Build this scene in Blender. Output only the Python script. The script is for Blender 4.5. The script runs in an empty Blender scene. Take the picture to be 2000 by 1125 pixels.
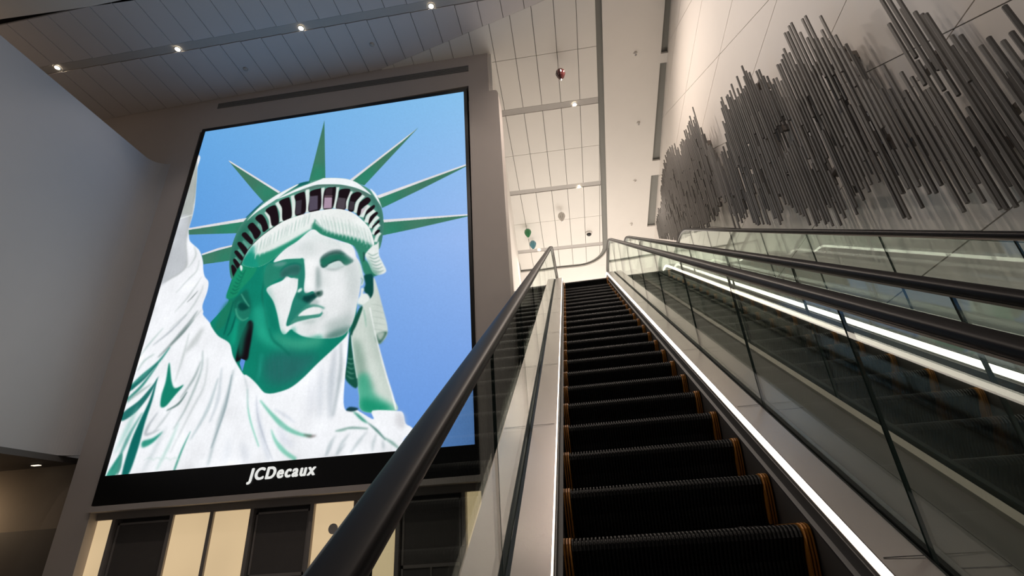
import bpy, bmesh, math, random
import numpy as np
from mathutils import Vector, Matrix
rnd = random.Random(7)
scene = bpy.context.scene
COL = scene.collection

# ------------------------------------------------------------------ camera
cam_data = bpy.data.cameras.new('camera'); cam = bpy.data.objects.new('camera', cam_data); COL.objects.link(cam)
cam_data.sensor_fit = 'HORIZONTAL'; cam_data.sensor_width = 36.0; cam_data.lens = 995.3 / 2000 * 36.0
cam_data.clip_start = 0.05; cam_data.clip_end = 200
AX = ((0.98569195, 0.15805143, -0.05857574), (-0.12301627, 0.43697007, -0.89102422), (-0.1152318, 0.88548117, 0.45016078))
cam.matrix_world = Matrix(((AX[0][0], -AX[1][0], -AX[2][0], 0), (AX[0][1], -AX[1][1], -AX[2][1], 0), (AX[0][2], -AX[1][2], -AX[2][2], 0), (0, 0, 0, 1)))
scene.camera = cam

# ------------------------------------------------------------------ world, exposure, large lights
world = bpy.data.worlds.new('world'); scene.world = world; world.use_nodes = True
world.node_tree.nodes['Background'].inputs[0].default_value = (1.0, 0.93, 0.88, 1)
world.node_tree.nodes['Background'].inputs[1].default_value = 0.05
vs = scene.view_settings; vs.view_transform = 'Standard'; vs.look = 'None'; vs.exposure = 0.0; vs.gamma = 1.0; vs.use_curve_mapping = False
scene.cycles.transparent_max_bounces = 24; scene.cycles.max_bounces = 8; scene.cycles.glossy_bounces = 5
scene.cycles.sample_clamp_indirect = 3.0

def light(name, kind, loc, target, energy, color, size=0.2, size_y=None, spot=None, blend=0.6):
    d = bpy.data.lights.new(name, kind); d.energy = energy; d.color = color
    if kind == 'AREA':
        d.size = size
        if size_y: d.shape = 'RECTANGLE'; d.size_y = size_y
    else: d.shadow_soft_size = size
    if spot: d.spot_size = math.radians(spot); d.spot_blend = blend
    o = bpy.data.objects.new(name, d); COL.objects.link(o); o.location = loc
    o.rotation_euler = (Vector(target) - Vector(loc)).to_track_quat('-Z', 'Y').to_euler()
    return o
WARM = (1.0, 0.85, 0.73); SOFT = (1.0, 0.93, 0.86)
light('landing_fill_light', 'AREA', (0.6, 21.2, 7.6), (0.6, 10, 8.6), 135, SOFT, 4.4, 3.2)  # unseen fill before a windowless wall, added to brighten the landing
light('landing_bounce_fill', 'AREA', (0.4, 15.0, 5.6), (0.2, 14.5, 10), 115, SOFT, 3.0, 5.0)  # added in place of floor bounce, hidden below the landing edge
for (lx, ly, lz) in ((0.729, 10.916, 11.10), (0.673, 14.172, 10.65), (-1.076, 17.316, 10.27)):
    light('landing_spot', 'SPOT', (lx, ly, lz - 0.06), (lx, ly, 0), 100, WARM, 0.06, spot=140)
for (lx, ly) in ((-12.287, 7.25), (-9.005, 7.378), (-5.746, 7.452), (-2.478, 7.528)):
    light('hall_spot', 'SPOT', (lx, ly, 11.50), (lx, ly - 0.4, 0), 60, WARM, 0.05, spot=80)
for (lx, ly, en) in ((0.75, 7.70, 420), (0.75, 9.3, 420), (0.9, 4.5, 260), (0.9, 1.2, 160), (-3.0, 3.0, 280), (-7.0, 3.0, 280)):  # extra spots without fittings, added to brighten right wall and shopfront
    light('hall_spot', 'SPOT', (lx, ly, 11.22 if ly > 8 else 11.45), (lx + 1.2, ly - 0.5, 0), en, WARM, 0.06, spot=160, blend=1.0)
light('wall_fill_spot', 'SPOT', (-1.2, 3.6, 11.4), (3.1, 4.4, 2.2), 420, WARM, 0.06, spot=75, blend=1.0)  # no fitting here; added to lift the lower right wall
light('left_ceiling_fill', 'AREA', (-13.4, 5.5, 9.6), (-12.8, 6.5, 11.5), 9, (1.0, 0.72, 0.48), 2.0, 4.0)  # unseen warm fill added to brown the left end of the ceiling
light('corridor_light', 'AREA', (-13.0, 8.4, 1.2), (-13.0, 9.6, 0.3), 20, (1.0, 0.72, 0.45), 1.6, 0.3)

# ------------------------------------------------------------------ materials
MATS = {}
def mat(name, color, rough=0.6, metal=0.0, emit=None, strength=1.0, noise=0.0, nscale=8.0, bump=0.0, aniso=0.0, stretch=(1, 1, 1), spec=0.5, coat=0.0):
    m = bpy.data.materials.new(name); m.use_nodes = True; nt = m.node_tree; b = nt.nodes['Principled BSDF']
    b.inputs['Base Color'].default_value = (*color, 1); b.inputs['Roughness'].default_value = rough
    b.inputs['Metallic'].default_value = metal; b.inputs['Specular IOR Level'].default_value = spec
    if coat: b.inputs['Coat Weight'].default_value = coat; b.inputs['Coat Roughness'].default_value = 0.15
    if emit: b.inputs['Emission Color'].default_value = (*emit, 1); b.inputs['Emission Strength'].default_value = strength
    if noise or bump:
        tc = nt.nodes.new('ShaderNodeTexCoord'); mp = nt.nodes.new('ShaderNodeMapping'); n = nt.nodes.new('ShaderNodeTexNoise')
        mp.inputs['Scale'].default_value = stretch; n.inputs['Scale'].default_value = nscale; n.inputs['Detail'].default_value = 5
        nt.links.new(tc.outputs['Object'], mp.inputs['Vector']); nt.links.new(mp.outputs[0], n.inputs['Vector'])
        if noise:
            mr = nt.nodes.new('ShaderNodeMapRange'); mr.inputs['To Min'].default_value = 1 - noise; mr.inputs['To Max'].default_value = 1 + noise
            mx = nt.nodes.new('ShaderNodeVectorMath'); mx.operation = 'SCALE'; mx.inputs[0].default_value = color
            nt.links.new(n.outputs['Fac'], mr.inputs['Value']); nt.links.new(mr.outputs[0], mx.inputs['Scale']); nt.links.new(mx.outputs[0], b.inputs['Base Color'])
        if bump:
            bp = nt.nodes.new('ShaderNodeBump'); bp.inputs['Strength'].default_value = bump; bp.inputs['Distance'].default_value = 0.01
            nt.links.new(n.outputs['Fac'], bp.inputs['Height']); nt.links.new(bp.outputs[0], b.inputs['Normal'])
    MATS[name] = m; return m
def emis(name, color, strength):
    m = bpy.data.materials.new(name); m.use_nodes = True; nt = m.node_tree; nt.nodes.clear()
    e = nt.nodes.new('ShaderNodeEmission'); e.inputs[0].default_value = (*color, 1); e.inputs[1].default_value = strength
    o = nt.nodes.new('ShaderNodeOutputMaterial'); nt.links.new(e.outputs[0], o.inputs[0]); MATS[name] = m; return m
PLASTER = mat('white_plaster', (0.78, 0.75, 0.71), 0.75, noise=0.02, nscale=3)
FLATM = mat('flat_ceiling_dimmed', (0.62, 0.585, 0.58), 0.7, noise=0.02, nscale=2)  # darker copy of the panel colour; the flat part's dimness is put in here
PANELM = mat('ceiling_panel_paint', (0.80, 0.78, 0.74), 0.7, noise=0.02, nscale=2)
BACKING = mat('ceiling_void', (0.16, 0.155, 0.15), 0.9, noise=0.03)
TRACK = mat('light_track_grey', (0.46, 0.44, 0.42), 0.6, noise=0.03)
SLOT = mat('slot_grey', (0.27, 0.27, 0.25), 0.7, noise=0.03)
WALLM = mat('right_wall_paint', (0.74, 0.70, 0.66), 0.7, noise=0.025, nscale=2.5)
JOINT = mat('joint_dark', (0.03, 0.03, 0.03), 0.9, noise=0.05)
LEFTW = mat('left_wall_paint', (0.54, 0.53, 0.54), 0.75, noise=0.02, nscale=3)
SURROUND = mat('screen_surround_paint', (0.54, 0.49, 0.465), 0.6, noise=0.03, nscale=3)
BLACK = mat('black_bezel', (0.004, 0.004, 0.005), 0.35, noise=0.05)
DARKMET = mat('dark_bronze_frame', (0.30, 0.275, 0.26), 0.45, noise=0.05)
DARKPAN = mat('dark_door_panel', (0.125, 0.115, 0.11), 0.4, noise=0.08)
STEEL = mat('brushed_steel', (0.40, 0.36, 0.34), 0.27, 0.9, noise=0.05, nscale=12, stretch=(40, 0.6, 0.6))
_pb = STEEL.node_tree.nodes['Principled BSDF']; _cx = STEEL.node_tree.nodes.new('ShaderNodeCombineXYZ')
_cx.inputs[1].default_value = 0.8387; _cx.inputs[2].default_value = 0.5446; _pb.inputs['Anisotropic'].default_value = 0.8; _pb.inputs['Anisotropic Rotation'].default_value = 0.25     # brushed along the slope
STEEL.node_tree.links.new(_cx.outputs[0], _pb.inputs['Tangent'])
STEELD = mat('deck_steel_dull', (0.17, 0.158, 0.145), 0.45, 0.7, noise=0.06, nscale=30, stretch=(1, 60, 60))
RUBBER = mat('handrail_rubber', (0.008, 0.007, 0.008), 0.40, spec=0.06, noise=0.08, nscale=20)
GASKET = mat('black_gasket', (0.012, 0.012, 0.012), 0.6, noise=0.05)
SKIRT = mat('skirt_dark', (0.05, 0.047, 0.045), 0.45, noise=0.08, nscale=14)
STEPM = mat('step_black', (0.005, 0.005, 0.005), 0.45, noise=0.1, nscale=20, spec=0.18)
YELLOW = mat('step_border_yellow', (0.36, 0.14, 0.012), 0.5, noise=0.1, nscale=12)
TUBEM = mat('tube_grey', (0.165, 0.158, 0.15), 0.42, 0.2, noise=0.22, nscale=2.2)
_nt = TUBEM.node_tree; _oi = _nt.nodes.new('ShaderNodeObjectInfo'); _mr = _nt.nodes.new('ShaderNodeMapRange'); _mr.inputs['To Min'].default_value = 0.65; _mr.inputs['To Max'].default_value = 1.45
_vm = _nt.nodes.new('ShaderNodeVectorMath'); _vm.operation = 'SCALE'; _pb = _nt.nodes['Principled BSDF']; _src = _pb.inputs['Base Color'].links[0].from_socket
_nt.links.new(_oi.outputs['Random'], _mr.inputs['Value']); _nt.links.new(_mr.outputs[0], _vm.inputs['Scale']); _nt.links.new(_src, _vm.inputs[0]); _nt.links.new(_vm.outputs[0], _pb.inputs['Base Color'])
BRACK = mat('tube_bracket', (0.24, 0.21, 0.19), 0.5, noise=0.1)
CLAD = mat('truss_cladding', (0.05, 0.05, 0.05), 0.5, noise=0.05)
FLOORM = mat('floor_tile', (0.16, 0.155, 0.15), 0.35, noise=0.08, nscale=5)
BROWNW = mat('corridor_wall', (0.30, 0.255, 0.21), 0.7, noise=0.04)
BROWND = mat('corridor_dark_wall', (0.10, 0.09, 0.085), 0.6, noise=0.05)
VENTM = mat('vent_grey', (0.22, 0.22, 0.22), 0.6, noise=0.05)
CHROME = mat('chrome', (0.75, 0.75, 0.75), 0.15, 1.0, noise=0.02)
LED = emis('led_strip_glow', (1.0, 0.86, 0.74), 5.0)
LAMP = emis('lamp_glow', (1.0, 0.84, 0.62), 30.0)
LITPAN = mat('backlit_panel', (0.5, 0.45, 0.36), 0.5, emit=(0.60, 0.44, 0.25), strength=1.0)
# soft inner glow of the backlit panels
_nt = LITPAN.node_tree; _tc = _nt.nodes.new('ShaderNodeTexCoord'); _n = _nt.nodes.new('ShaderNodeTexNoise'); _n.inputs['Scale'].default_value = 0.7
_mr = _nt.nodes.new('ShaderNodeMapRange'); _mr.inputs['To Min'].default_value = 0.8; _mr.inputs['To Max'].default_value = 1.15
_nt.links.new(_tc.outputs['Object'], _n.inputs['Vector']); _nt.links.new(_n.outputs['Fac'], _mr.inputs['Value']); _nt.links.new(_mr.outputs[0], _nt.nodes['Principled BSDF'].inputs['Emission Strength'])
def glassy(name, tint, base=0.05, gain=0.95, rough=0.0):
    m = bpy.data.materials.new(name); m.use_nodes = True; nt = m.node_tree; nt.nodes.clear()
    t = nt.nodes.new('ShaderNodeBsdfTransparent'); t.inputs[0].default_value = (*tint, 1)
    g = nt.nodes.new('ShaderNodeBsdfGlossy'); g.inputs['Roughness'].default_value = rough; g.inputs[0].default_value = (0.95, 1, 0.97, 1)
    lw = nt.nodes.new('ShaderNodeLayerWeight'); lw.inputs['Blend'].default_value = 0.5
    pw = nt.nodes.new('ShaderNodeMath'); pw.operation = 'POWER'; pw.inputs[1].default_value = 5.0
    ma = nt.nodes.new('ShaderNodeMath'); ma.operation = 'MULTIPLY_ADD'; ma.inputs[1].default_value = gain; ma.inputs[2].default_value = base; ma.use_clamp = True
    mx = nt.nodes.new('ShaderNodeMixShader'); o = nt.nodes.new('ShaderNodeOutputMaterial')
    nt.links.new(lw.outputs['Facing'], pw.inputs[0]); nt.links.new(pw.outputs[0], ma.inputs[0]); nt.links.new(ma.outputs[0], mx.inputs[0])
    nt.links.new(t.outputs[0], mx.inputs[1]); nt.links.new(g.outputs[0], mx.inputs[2]); nt.links.new(mx.outputs[0], o.inputs[0])
    MATS[name] = m; return m
GLASS = glassy('balustrade_glass', (0.93, 0.965, 0.945))
GEDGE = mat('glass_edge', (0.03, 0.05, 0.045), 0.2, noise=0.05)

# ------------------------------------------------------------------ helpers
def mesh_obj(name, verts, faces, m, parent=None, mi=None, smooth=False):
    me = bpy.data.meshes.new(name); me.from_pydata([tuple(v) for v in verts], [], faces)
    ms = m if isinstance(m, (list, tuple)) else [m]
    for q in ms: me.materials.append(q)
    if mi is not None: me.polygons.foreach_set('material_index', mi)
    bm = bmesh.new(); bm.from_mesh(me); bmesh.ops.recalc_face_normals(bm, faces=bm.faces); bm.to_mesh(me); bm.free()
    if smooth: me.polygons.foreach_set('use_smooth', [True] * len(me.polygons))
    o = bpy.data.objects.new(name, me); COL.objects.link(o)
    if parent: o.parent = parent; o.matrix_parent_inverse = parent.matrix_world.inverted()
    return o
def share(name, me, parent, loc=(0, 0, 0), base=None):
    o = bpy.data.objects.new(name, me); COL.objects.link(o); o.location = loc
    if parent: o.parent = parent
    return o
def empty(name, loc=(0, 0, 0)):
    o = bpy.data.objects.new(name, None); COL.objects.link(o); o.location = loc; o.empty_display_size = 0.2
    bpy.context.view_layer.update(); return o
def tag(o, label=None, cat=None, group=None, kind=None):
    if label: o['label'] = label
    if cat: o['category'] = cat
    if group: o['group'] = group
    if kind: o['kind'] = kind
    return o
class MB:
    def __init__(s): s.v = []; s.f = []
    def add(s, v, f):
        k = len(s.v); s.v += [tuple(q) for q in v]; s.f += [tuple(i + k for i in q) for q in f]; return s
    def box(s, a, b):
        (x0, y0, z0), (x1, y1, z1) = a, b
        return s.add([(x0, y0, z0), (x1, y0, z0), (x1, y1, z0), (x0, y1, z0), (x0, y0, z1), (x1, y0, z1), (x1, y1, z1), (x0, y1, z1)],
                     [(0, 3, 2, 1), (4, 5, 6, 7), (0, 1, 5, 4), (1, 2, 6, 5), (2, 3, 7, 6), (3, 0, 4, 7)])
    def prism(s, poly, off):
        n = len(poly); p = [tuple(q) for q in poly]; o = [tuple(Vector(q) + Vector(off)) for q in poly]
        return s.add(p + o, [tuple(range(n)), tuple(range(2 * n - 1, n - 1, -1))] + [(i, (i + 1) % n, n + (i + 1) % n, n + i) for i in range(n)])
    def lathe(s, prof, c, n=16):
        k = len(prof); v = []; f = []
        for i in range(n):
            a = 2 * math.pi * i / n
            v += [(c[0] + r * math.cos(a), c[1] + r * math.sin(a), c[2] + z) for r, z in prof]
        for i in range(n):
            j = (i + 1) % n
            f += [(i * k + q, j * k + q, j * k + q + 1, i * k + q + 1) for q in range(k - 1)]
        return s.add(v, f)
    def obj(s, name, m, parent=None, smooth=False): return mesh_obj(name, s.v, s.f, m, parent, smooth=smooth)
def box(name, a, b, m, parent=None): return MB().box(a, b).obj(name, m, parent)
def clip(poly, hp):
    """cut a 2-D convex polygon by half planes (a,b,c): keep a*x+b*y<=c"""
    for a, b, c in hp:
        out = []
        for i in range(len(poly)):
            p, q = poly[i], poly[(i + 1) % len(poly)]
            dp, dq = a * p[0] + b * p[1] - c, a * q[0] + b * q[1] - c
            if dp <= 0: out.append(p)
            if (dp < 0 < dq) or (dq < 0 < dp):
                t = dp / (dp - dq); out.append((p[0] + t * (q[0] - p[0]), p[1] + t * (q[1] - p[1])))
        poly = out
        if len(poly) < 3: return []
    return poly
def area(p): return abs(sum(p[i][0] * p[(i + 1) % len(p)][1] - p[(i + 1) % len(p)][0] * p[i][1] for i in range(len(p)))) / 2

# ================================================================== SETTING
FZ, LZ = -1.66, 5.36
tag(box('floor', (-16, -6, FZ - 0.2), (3.3, 22, FZ), FLOORM), kind='structure')
tag(MB().prism([(-1.44, 10.72, LZ), (3.2, 10.72, LZ), (3.2, 22, LZ), (-2.2, 22, LZ)], (0, 0, -0.42)).obj('floor', PLASTER), kind='structure')
tag(box('wall_back', (-2.6, 21.8, LZ), (3.6, 22.0, 10.6), PLASTER), kind='structure')

# ---- ceiling planes
H = 11.588
CN = Vector((0.032, 0.137, 0.99)); CD = 12.564
def cz(x, y): return (CD - CN.x * x - CN.y * y) / CN.z          # sloping field over the escalators
CA, CB = (-4.383, 9.0), (0.228, 7.915)                           # fold line between flat and sloping ceiling
fa, fb = (CA[1] - CB[1]), (CB[0] - CA[0]); fc = fa * CA[0] + fb * CA[1]   # fa*x+fb*y = fc ; larger = beyond the fold
ceil = MB()
ceil.prism([(-16, 6.5, H + 0.1), (-16, 9.2, H + 0.1), (3.4, 9.2, H + 0.1), (3.4, 6.5, H + 0.1)], (0, 0, 0.2))
ceil.prism([(x, y, cz(x, y) + 0.13) for x, y in ((-4.6, 9.0), (0.2, 7.9), (3.5, 7.1), (3.5, 22), (-3, 22))], (0, 0, 0.2))
ceil = tag(ceil.obj('ceiling', BACKING), kind='structure')
GAP = 0.007
def panel(poly, zf, m=PANELM, th=0.05, name='ceiling_panel', dz=0.0):
    if len(poly) < 3 or area(poly) < 0.004: return None
    pts = [(x, y, zf(x, y) + dz) for x, y in poly]
    return MB().prism(pts, (0, 0, th)).obj(name, m, ceil)
def rect(x0, x1, y0, y1, skew=0.0):
    return [(x0 + skew * (y0 - 9), y0), (x1 + skew * (y0 - 9), y0), (x1 + skew * (y1 - 9), y1), (x0 + skew * (y1 - 9), y1)]
flat = lambda x, y: H
PX0, PW_ = -6.84, 0.5455
near = [(fa, fb, fc - 0.006)]; beyond = [(-fa, -fb, -fc - 0.006)]
trk0, trk1 = 7.31, 7.53                                          # recessed light track of the flat ceiling
def trky(x): return 0.022 * (x + 5.7)
for k in range(-11, 19):
    x0 = PX0 + PW_ * k; x1 = x0 + PW_
    t = trky((x0 + x1) / 2)
    for y0, y1 in ((6.0, trk0 + t), (trk1 + t, 9.0)):
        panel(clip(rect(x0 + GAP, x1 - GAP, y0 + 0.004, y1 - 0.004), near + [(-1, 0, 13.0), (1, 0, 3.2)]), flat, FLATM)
    panel(clip(rect(x0, x1, trk0 + t + 0.008, trk1 + t - 0.008), near + [(-1, 0, 13.0)]), flat, TRACK, 0.03, 'light_track', 0.012)
# sloping field: x < 1.40, y < 18.5, rounded far right corner
fieldhp = [(1, 0, 1.40), (0, 1, 18.50)]
for i in range(1, 8):
    a = math.pi / 2 * i / 8; r = 1.0; cx, cy = 1.40 - r, 18.50 - r
    fieldhp.append((math.cos(a), math.sin(a), math.cos(a) * cx + math.sin(a) * cy + r))
leftwall = [(-1, -0.0718, 0.68)]                                  # keep right of the return wall: x > -0.53-0.0789*y
rows = []; y = 6.06
tracks = [7.66, 10.89, 14.10, 17.33]
ys = [7.66 + 1.612 * k for k in range(-1, 8)]
for a, b in zip(ys[:-1], ys[1:]):
    a2 = a + (0.10 if any(abs(a - q) < 0.15 for q in tracks) else 0); b2 = b - (0.10 if any(abs(b - q) < 0.15 for q in tracks) else 0)
    rows.append((a2, b2))
rows[-1] = (rows[-1][0], 19.5)
for k in range(4, 17):
    x0 = -6.84 + 0.542 * k + 0.18; x1 = x0 + 0.542
    for a, b in rows:
        far = [(-1, 0, 4.3)] if b < 10.5 else leftwall
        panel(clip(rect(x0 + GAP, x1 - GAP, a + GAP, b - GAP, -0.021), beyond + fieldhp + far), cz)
for q in tracks:
    for k in range(4, 17):
        x0 = -6.84 + 0.542 * k + 0.18
        panel(clip(rect(x0, x0 + 0.542, q - 0.094, q + 0.094, -0.021), beyond + fieldhp + (leftwall if q > 9.2 else [(-1, 0, 4.3)])), cz, TRACK, 0.03, 'light_track', 0.012)
# smooth plaster margin with the rounded inner corner (right of slot and beyond it)
arc = [(1.60 - 1.2 + 1.2 * math.cos(a), 18.70 - 1.2 + 1.2 * math.sin(a)) for a in [math.pi / 2 * i / 8 for i in range(9)]]
inner = [(1.55, 5.0), (1.60, 17.5)] + arc[1:] + [(-3.0, 18.70)]
outer = [(3.06, 5.0), (3.06, 22), (-3.0, 22)]
pl = MB()
strip = [(1.55, 5.0)] + arc
for i in range(len(strip) - 1):
    (x0, y0), (x1, y1) = strip[i], strip[i + 1]
    q = [(x0, y0), (3.06, 5.0 if i == 0 else 18.7 + 3.3 * (i - 1) / 8), (3.06, 18.7 + 3.3 * i / 8 if i else 18.7), (x1, y1)]
    pl.prism([(x, y, cz(x, y)) for x, y in q], (0, 0, 0.06))
(x0, y0) = strip[-1]
pl.prism([(x, y, cz(x, y)) for x, y in ((x0, y0), (3.06, 22), (-3.0, 22), (-3.0, 18.7))], (0, 0, 0.06))
pl.obj('plaster_margin', PLASTER, ceil)
sl = MB(); 
sl.prism([(x, y, cz(x, y) + 0.1) for x, y in ((1.3, 5), (1.7, 5), (1.7, 19), (1.3, 19))], (0, 0, 0.01))
sl.prism([(x, y, cz(x, y) + 0.1) for x, y in ((-3, 17.2), (1.3, 17.2), (1.3, 19), (-3, 19))], (0, 0, 0.01))
sl.prism([(x, y, cz(x, y) + 0.1) for x, y in ((2.95, 5), (3.4, 5), (3.4, 18), (2.95, 18))], (0, 0, 0.01))
sl.obj('shadow_slot', SLOT, ceil)
# covers between the slots along the right wall
for a, b in ((9.75, 10.02), (13.42, 14.05), (16.62, 22.0)):
    panel([(3.06, a), (3.4, a), (3.4, b), (3.06, b)], cz, PLASTER, 0.06, 'slot_cover')
# near dropped ceiling and its shadow gap, upper left corner of the view
tag(MB().prism([(-16, -6, H), (3.4, -6, H), (3.4, 6.02, H), (-7.0, 6.18, H), (-12.6, 5.86, H), (-16, 5.7, H)], (0, 0, 0.25)).obj('ceiling', PLASTER), kind='structure')
tag(MB().prism([(-16, 5.6, H + 0.3), (3.4, 5.9, H + 0.3), (3.4, 6.6, H + 0.3), (-16, 6.3, H + 0.3)], (0, 0, 0.05)).obj('trim_1', JOINT), kind='structure')

# ---- right wall with its joints: horizontal courses cut by diagonals parallel to the stairs
def wx_(y): return 3.22 + 0.0165 * (y - 8.4)
wallr = tag(MB().prism([(wx_(y) + 0.02, y, z) for y, z in ((-6, FZ), (22, FZ), (22, 12.5), (-6, 12.5))], (0.25, 0, 0)).obj('wall_right', JOINT), kind='structure')
hz = [-2.6, -1.1, 0.34, 1.79, 3.21, 4.64, 6.07, 7.53, 8.99, 10.4, 12.2]
dg = [-22.0, -6.55, -4.6, -2.65, -0.70, 1.254, 3.135, 5.0, 7.0, 9.0, 11.0, 13.0]
for a, b in zip(hz[:-1], hz[1:]):
    for c, d in zip(dg[:-1], dg[1:]):
        g = 0.006
        p = clip([(-6, -3), (22, -3), (22, 12.4), (-6, 12.4)], [(0.038, -1, -a - g), (-0.038, 1, b - g), (0.665, -1, -c - g), (-0.665, 1, d - g), (0, -1, -FZ)])
        if len(p) > 2 and area(p) > 0.02:
            MB().prism([(wx_(y), y, z) for y, z in p], (0.025, 0, 0)).obj('wall_panel', WALLM, wallr)

# ---- left parapet wall, soffit and corridor
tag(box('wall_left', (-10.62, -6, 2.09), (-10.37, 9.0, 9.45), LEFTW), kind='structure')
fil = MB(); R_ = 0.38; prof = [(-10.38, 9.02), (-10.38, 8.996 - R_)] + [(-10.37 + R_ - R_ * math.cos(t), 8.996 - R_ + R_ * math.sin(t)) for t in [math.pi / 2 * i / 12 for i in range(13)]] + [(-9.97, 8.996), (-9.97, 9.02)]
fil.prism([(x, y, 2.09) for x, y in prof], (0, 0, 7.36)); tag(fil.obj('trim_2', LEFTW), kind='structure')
low = tag(MB().box((-16, 2, 1.98), (-10.30, 9.3, 2.09)).obj('ceiling', BROWND), kind='structure')
tag(MB().box((-16, 9.3, 0.80), (-9.9, 9.5, 2.05)).obj('wall_front', BROWNW), kind='structure')
tag(MB().box((-16, 9.25, FZ), (-9.9, 9.5, 0.80)).obj('wall_front', BROWND), kind='structure')
tag(box('wall_left', (-16.2, -6, FZ), (-16, 9.5, 12), BROWNW), kind='structure')
# ---- screen wall: surround pillars, head, ledge
scr_x0, scr_x1, scr_z0, scr_z1 = -9.35, -1.94, 1.06, 10.42
sw = MB()
sw.box((-13.2, 9.0, 9.3), (-9.35, 9.5, 11.9)); sw.box((-9.98, 9.0, FZ), (scr_x0, 9.5, 9.3))
sw.box((scr_x0, 9.0, scr_z1), (-1.42, 9.5, 11.9)); sw.box((scr_x1, 9.0, 1.02), (-1.42, 9.5, scr_z1))
sw.prism([(-1.42, 9.0, 10.12), (-1.42, 9.0, FZ), (-1.20, 9.0, FZ), (-1.20, 9.0, 10.0), (-1.23, 9.0, 10.09), (-1.29, 9.0, 10.12)], (0, 0.5, 0))
sw.box((-1.92, 9.0, FZ), (-1.42, 9.5, 1.02))
tag(sw.obj('wall_front', SURROUND), kind='structure')
tag(MB().box((scr_x0 - 0.02, 8.93, 1.00), (-1.42, 9.5, 1.10)).obj('trim_3', SURROUND), kind='structure')
tag(MB().prism([(-1.60, 9.05, FZ), (-1.33, 9.05, FZ), (-2.26, 22, FZ), (-2.5, 22, FZ)], (0, 0, 13.6)).obj('wall_front', PLASTER), kind='structure')
tag(box('wall_front', (-9.98, 9.5, FZ), (-1.6, 9.7, 12), SURROUND), kind='structure')

# ================================================================== GIANT SCREEN
# flat picture shown by the screen: painted in picture units (0..2000)
PW,PH=560,672
def catmull(P,closed):
    P=np.array(P,float);n=len(P);out=[]
    rng=range(n if closed else n-1)
    for i in rng:
        if closed: a,b,c,d=P[(i-1)%n],P[i],P[(i+1)%n],P[(i+2)%n]
        else: a,b,c,d=P[max(i-1,0)],P[i],P[i+1],P[min(i+2,n-1)]
        k=max(2,min(10,int(np.hypot(*(c-b))/4)+1))
        for t in np.arange(k)/k:
            out.append(.5*((2*b)+(c-a)*t+(2*a-5*b+4*c-d)*t*t+(3*b-a-3*c+d)*t**3))
    if not closed: out.append(P[-1])
    return np.array(out)
def fill(P):
    SS=3;cov=np.zeros((PH,PW+2))
    x=P[:,0];y=P[:,1];x2=np.roll(x,-1);y2=np.roll(y,-1)
    r0=max(0,int(y.min()));r1=min(PH-1,int(y.max())+1)
    for r in range(r0,r1+1):
        for s in range(SS):
            yy=r+(s+.5)/SS
            m=((y<=yy)&(y2>yy))|((y2<=yy)&(y>yy))
            if not m.any(): continue
            xs=np.sort(x[m]+(yy-y[m])/(y2[m]-y[m])*(x2[m]-x[m]))
            xs=np.clip(xs,0,PW)
            for a,b in zip(xs[::2],xs[1::2]):
                if b<=a: continue
                ia=int(a);ib=int(b);row=cov[r]
                if ia==ib: row[ia]+=(b-a)/SS
                else:
                    row[ia]+=(ia+1-a)/SS;row[ia+1:ib]+=1/SS;row[ib]+=(b-ib)/SS
    return np.clip(cov[:,:PW],0,1)
def blur(m,s):
    k=int(s*3)+1;g=np.exp(-.5*(np.arange(-k,k+1)/s)**2);g/=g.sum()
    p=np.pad(m,k,mode='edge')
    t=sum(g[i]*p[i:i+m.shape[0],:] for i in range(2*k+1))
    return sum(g[i]*t[:,i:i+m.shape[1]] for i in range(2*k+1))
def ribbon(P,w0,w1,w2):
    P=catmull(P,False) if len(P)>2 else np.linspace(P[0],P[1],6)
    P=np.array(P,float);T=np.gradient(P,axis=0);T/=np.hypot(T[:,0],T[:,1])[:,None]+1e-9
    t=np.linspace(0,1,len(P));w=np.interp(t,[0,.5,1],[w0,w1,w2])/2
    Nn=np.stack([-T[:,1],T[:,0]],1)
    return np.vstack([P+Nn*w[:,None],(P-Nn*w[:,None])[::-1]])
def paint(ops):
    img=np.zeros((PH,PW,3))
    u=np.linspace(0,1,PW)[None,:];v=np.linspace(0,1,PH)[:,None]
    c=np.array
    top=c([106,170,228])[None,None]*(1-u[...,None])+c([136,192,236])[None,None]*u[...,None]
    mid=c([88,152,222])[None,None]*(1-u[...,None])+c([152,186,240])[None,None]*u[...,None]
    bot=c([88,150,226])[None,None]*(1-u[...,None])+c([104,150,222])[None,None]*u[...,None]
    w=v[...,None]
    img[:]=np.where(w<.5,top*(1-w*2)+mid*w*2,mid*(2-w*2)+bot*(w*2-1))
    masks={}
    for o in ops:
        k=o[0];col=np.array(o[1],float);bl=o[2];al=o[3];clip=o[4];P=np.array(o[5],float)/2000*[PW,PH]
        if k=='p': m=fill(P)
        elif k=='q': m=fill(catmull(P,True))
        else: m=fill(ribbon(P,*[q*PW/700 for q in o[6]]))
        if bl: m=blur(m,bl)
        if clip and clip[0]!='=': m=m*masks[clip]
        if clip and clip[0]=='=': masks[clip[1:]]=m
        m=(m*al)[...,None]
        img=img*(1-m)+col*m
    rng_=np.random.RandomState(3)
    st=blur(rng_.randn(PH,PW),.7);st=blur(np.repeat(rng_.randn(PH//12+1,PW),12,0)[:PH],1.0)*.8+st
    st2=blur(rng_.randn(PH,PW),9);st2/=st2.std()
    body=1-np.clip((img[...,2]-img[...,0]-45)/40,0,1)*(img[...,2]>170)
    img=img*(1+(np.clip(st,-2,2)*.010*body+st2*.012*body+blur(rng_.randn(PH,PW),.8)*.012)[...,None])
    return np.clip(img,0,255)/255

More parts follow.
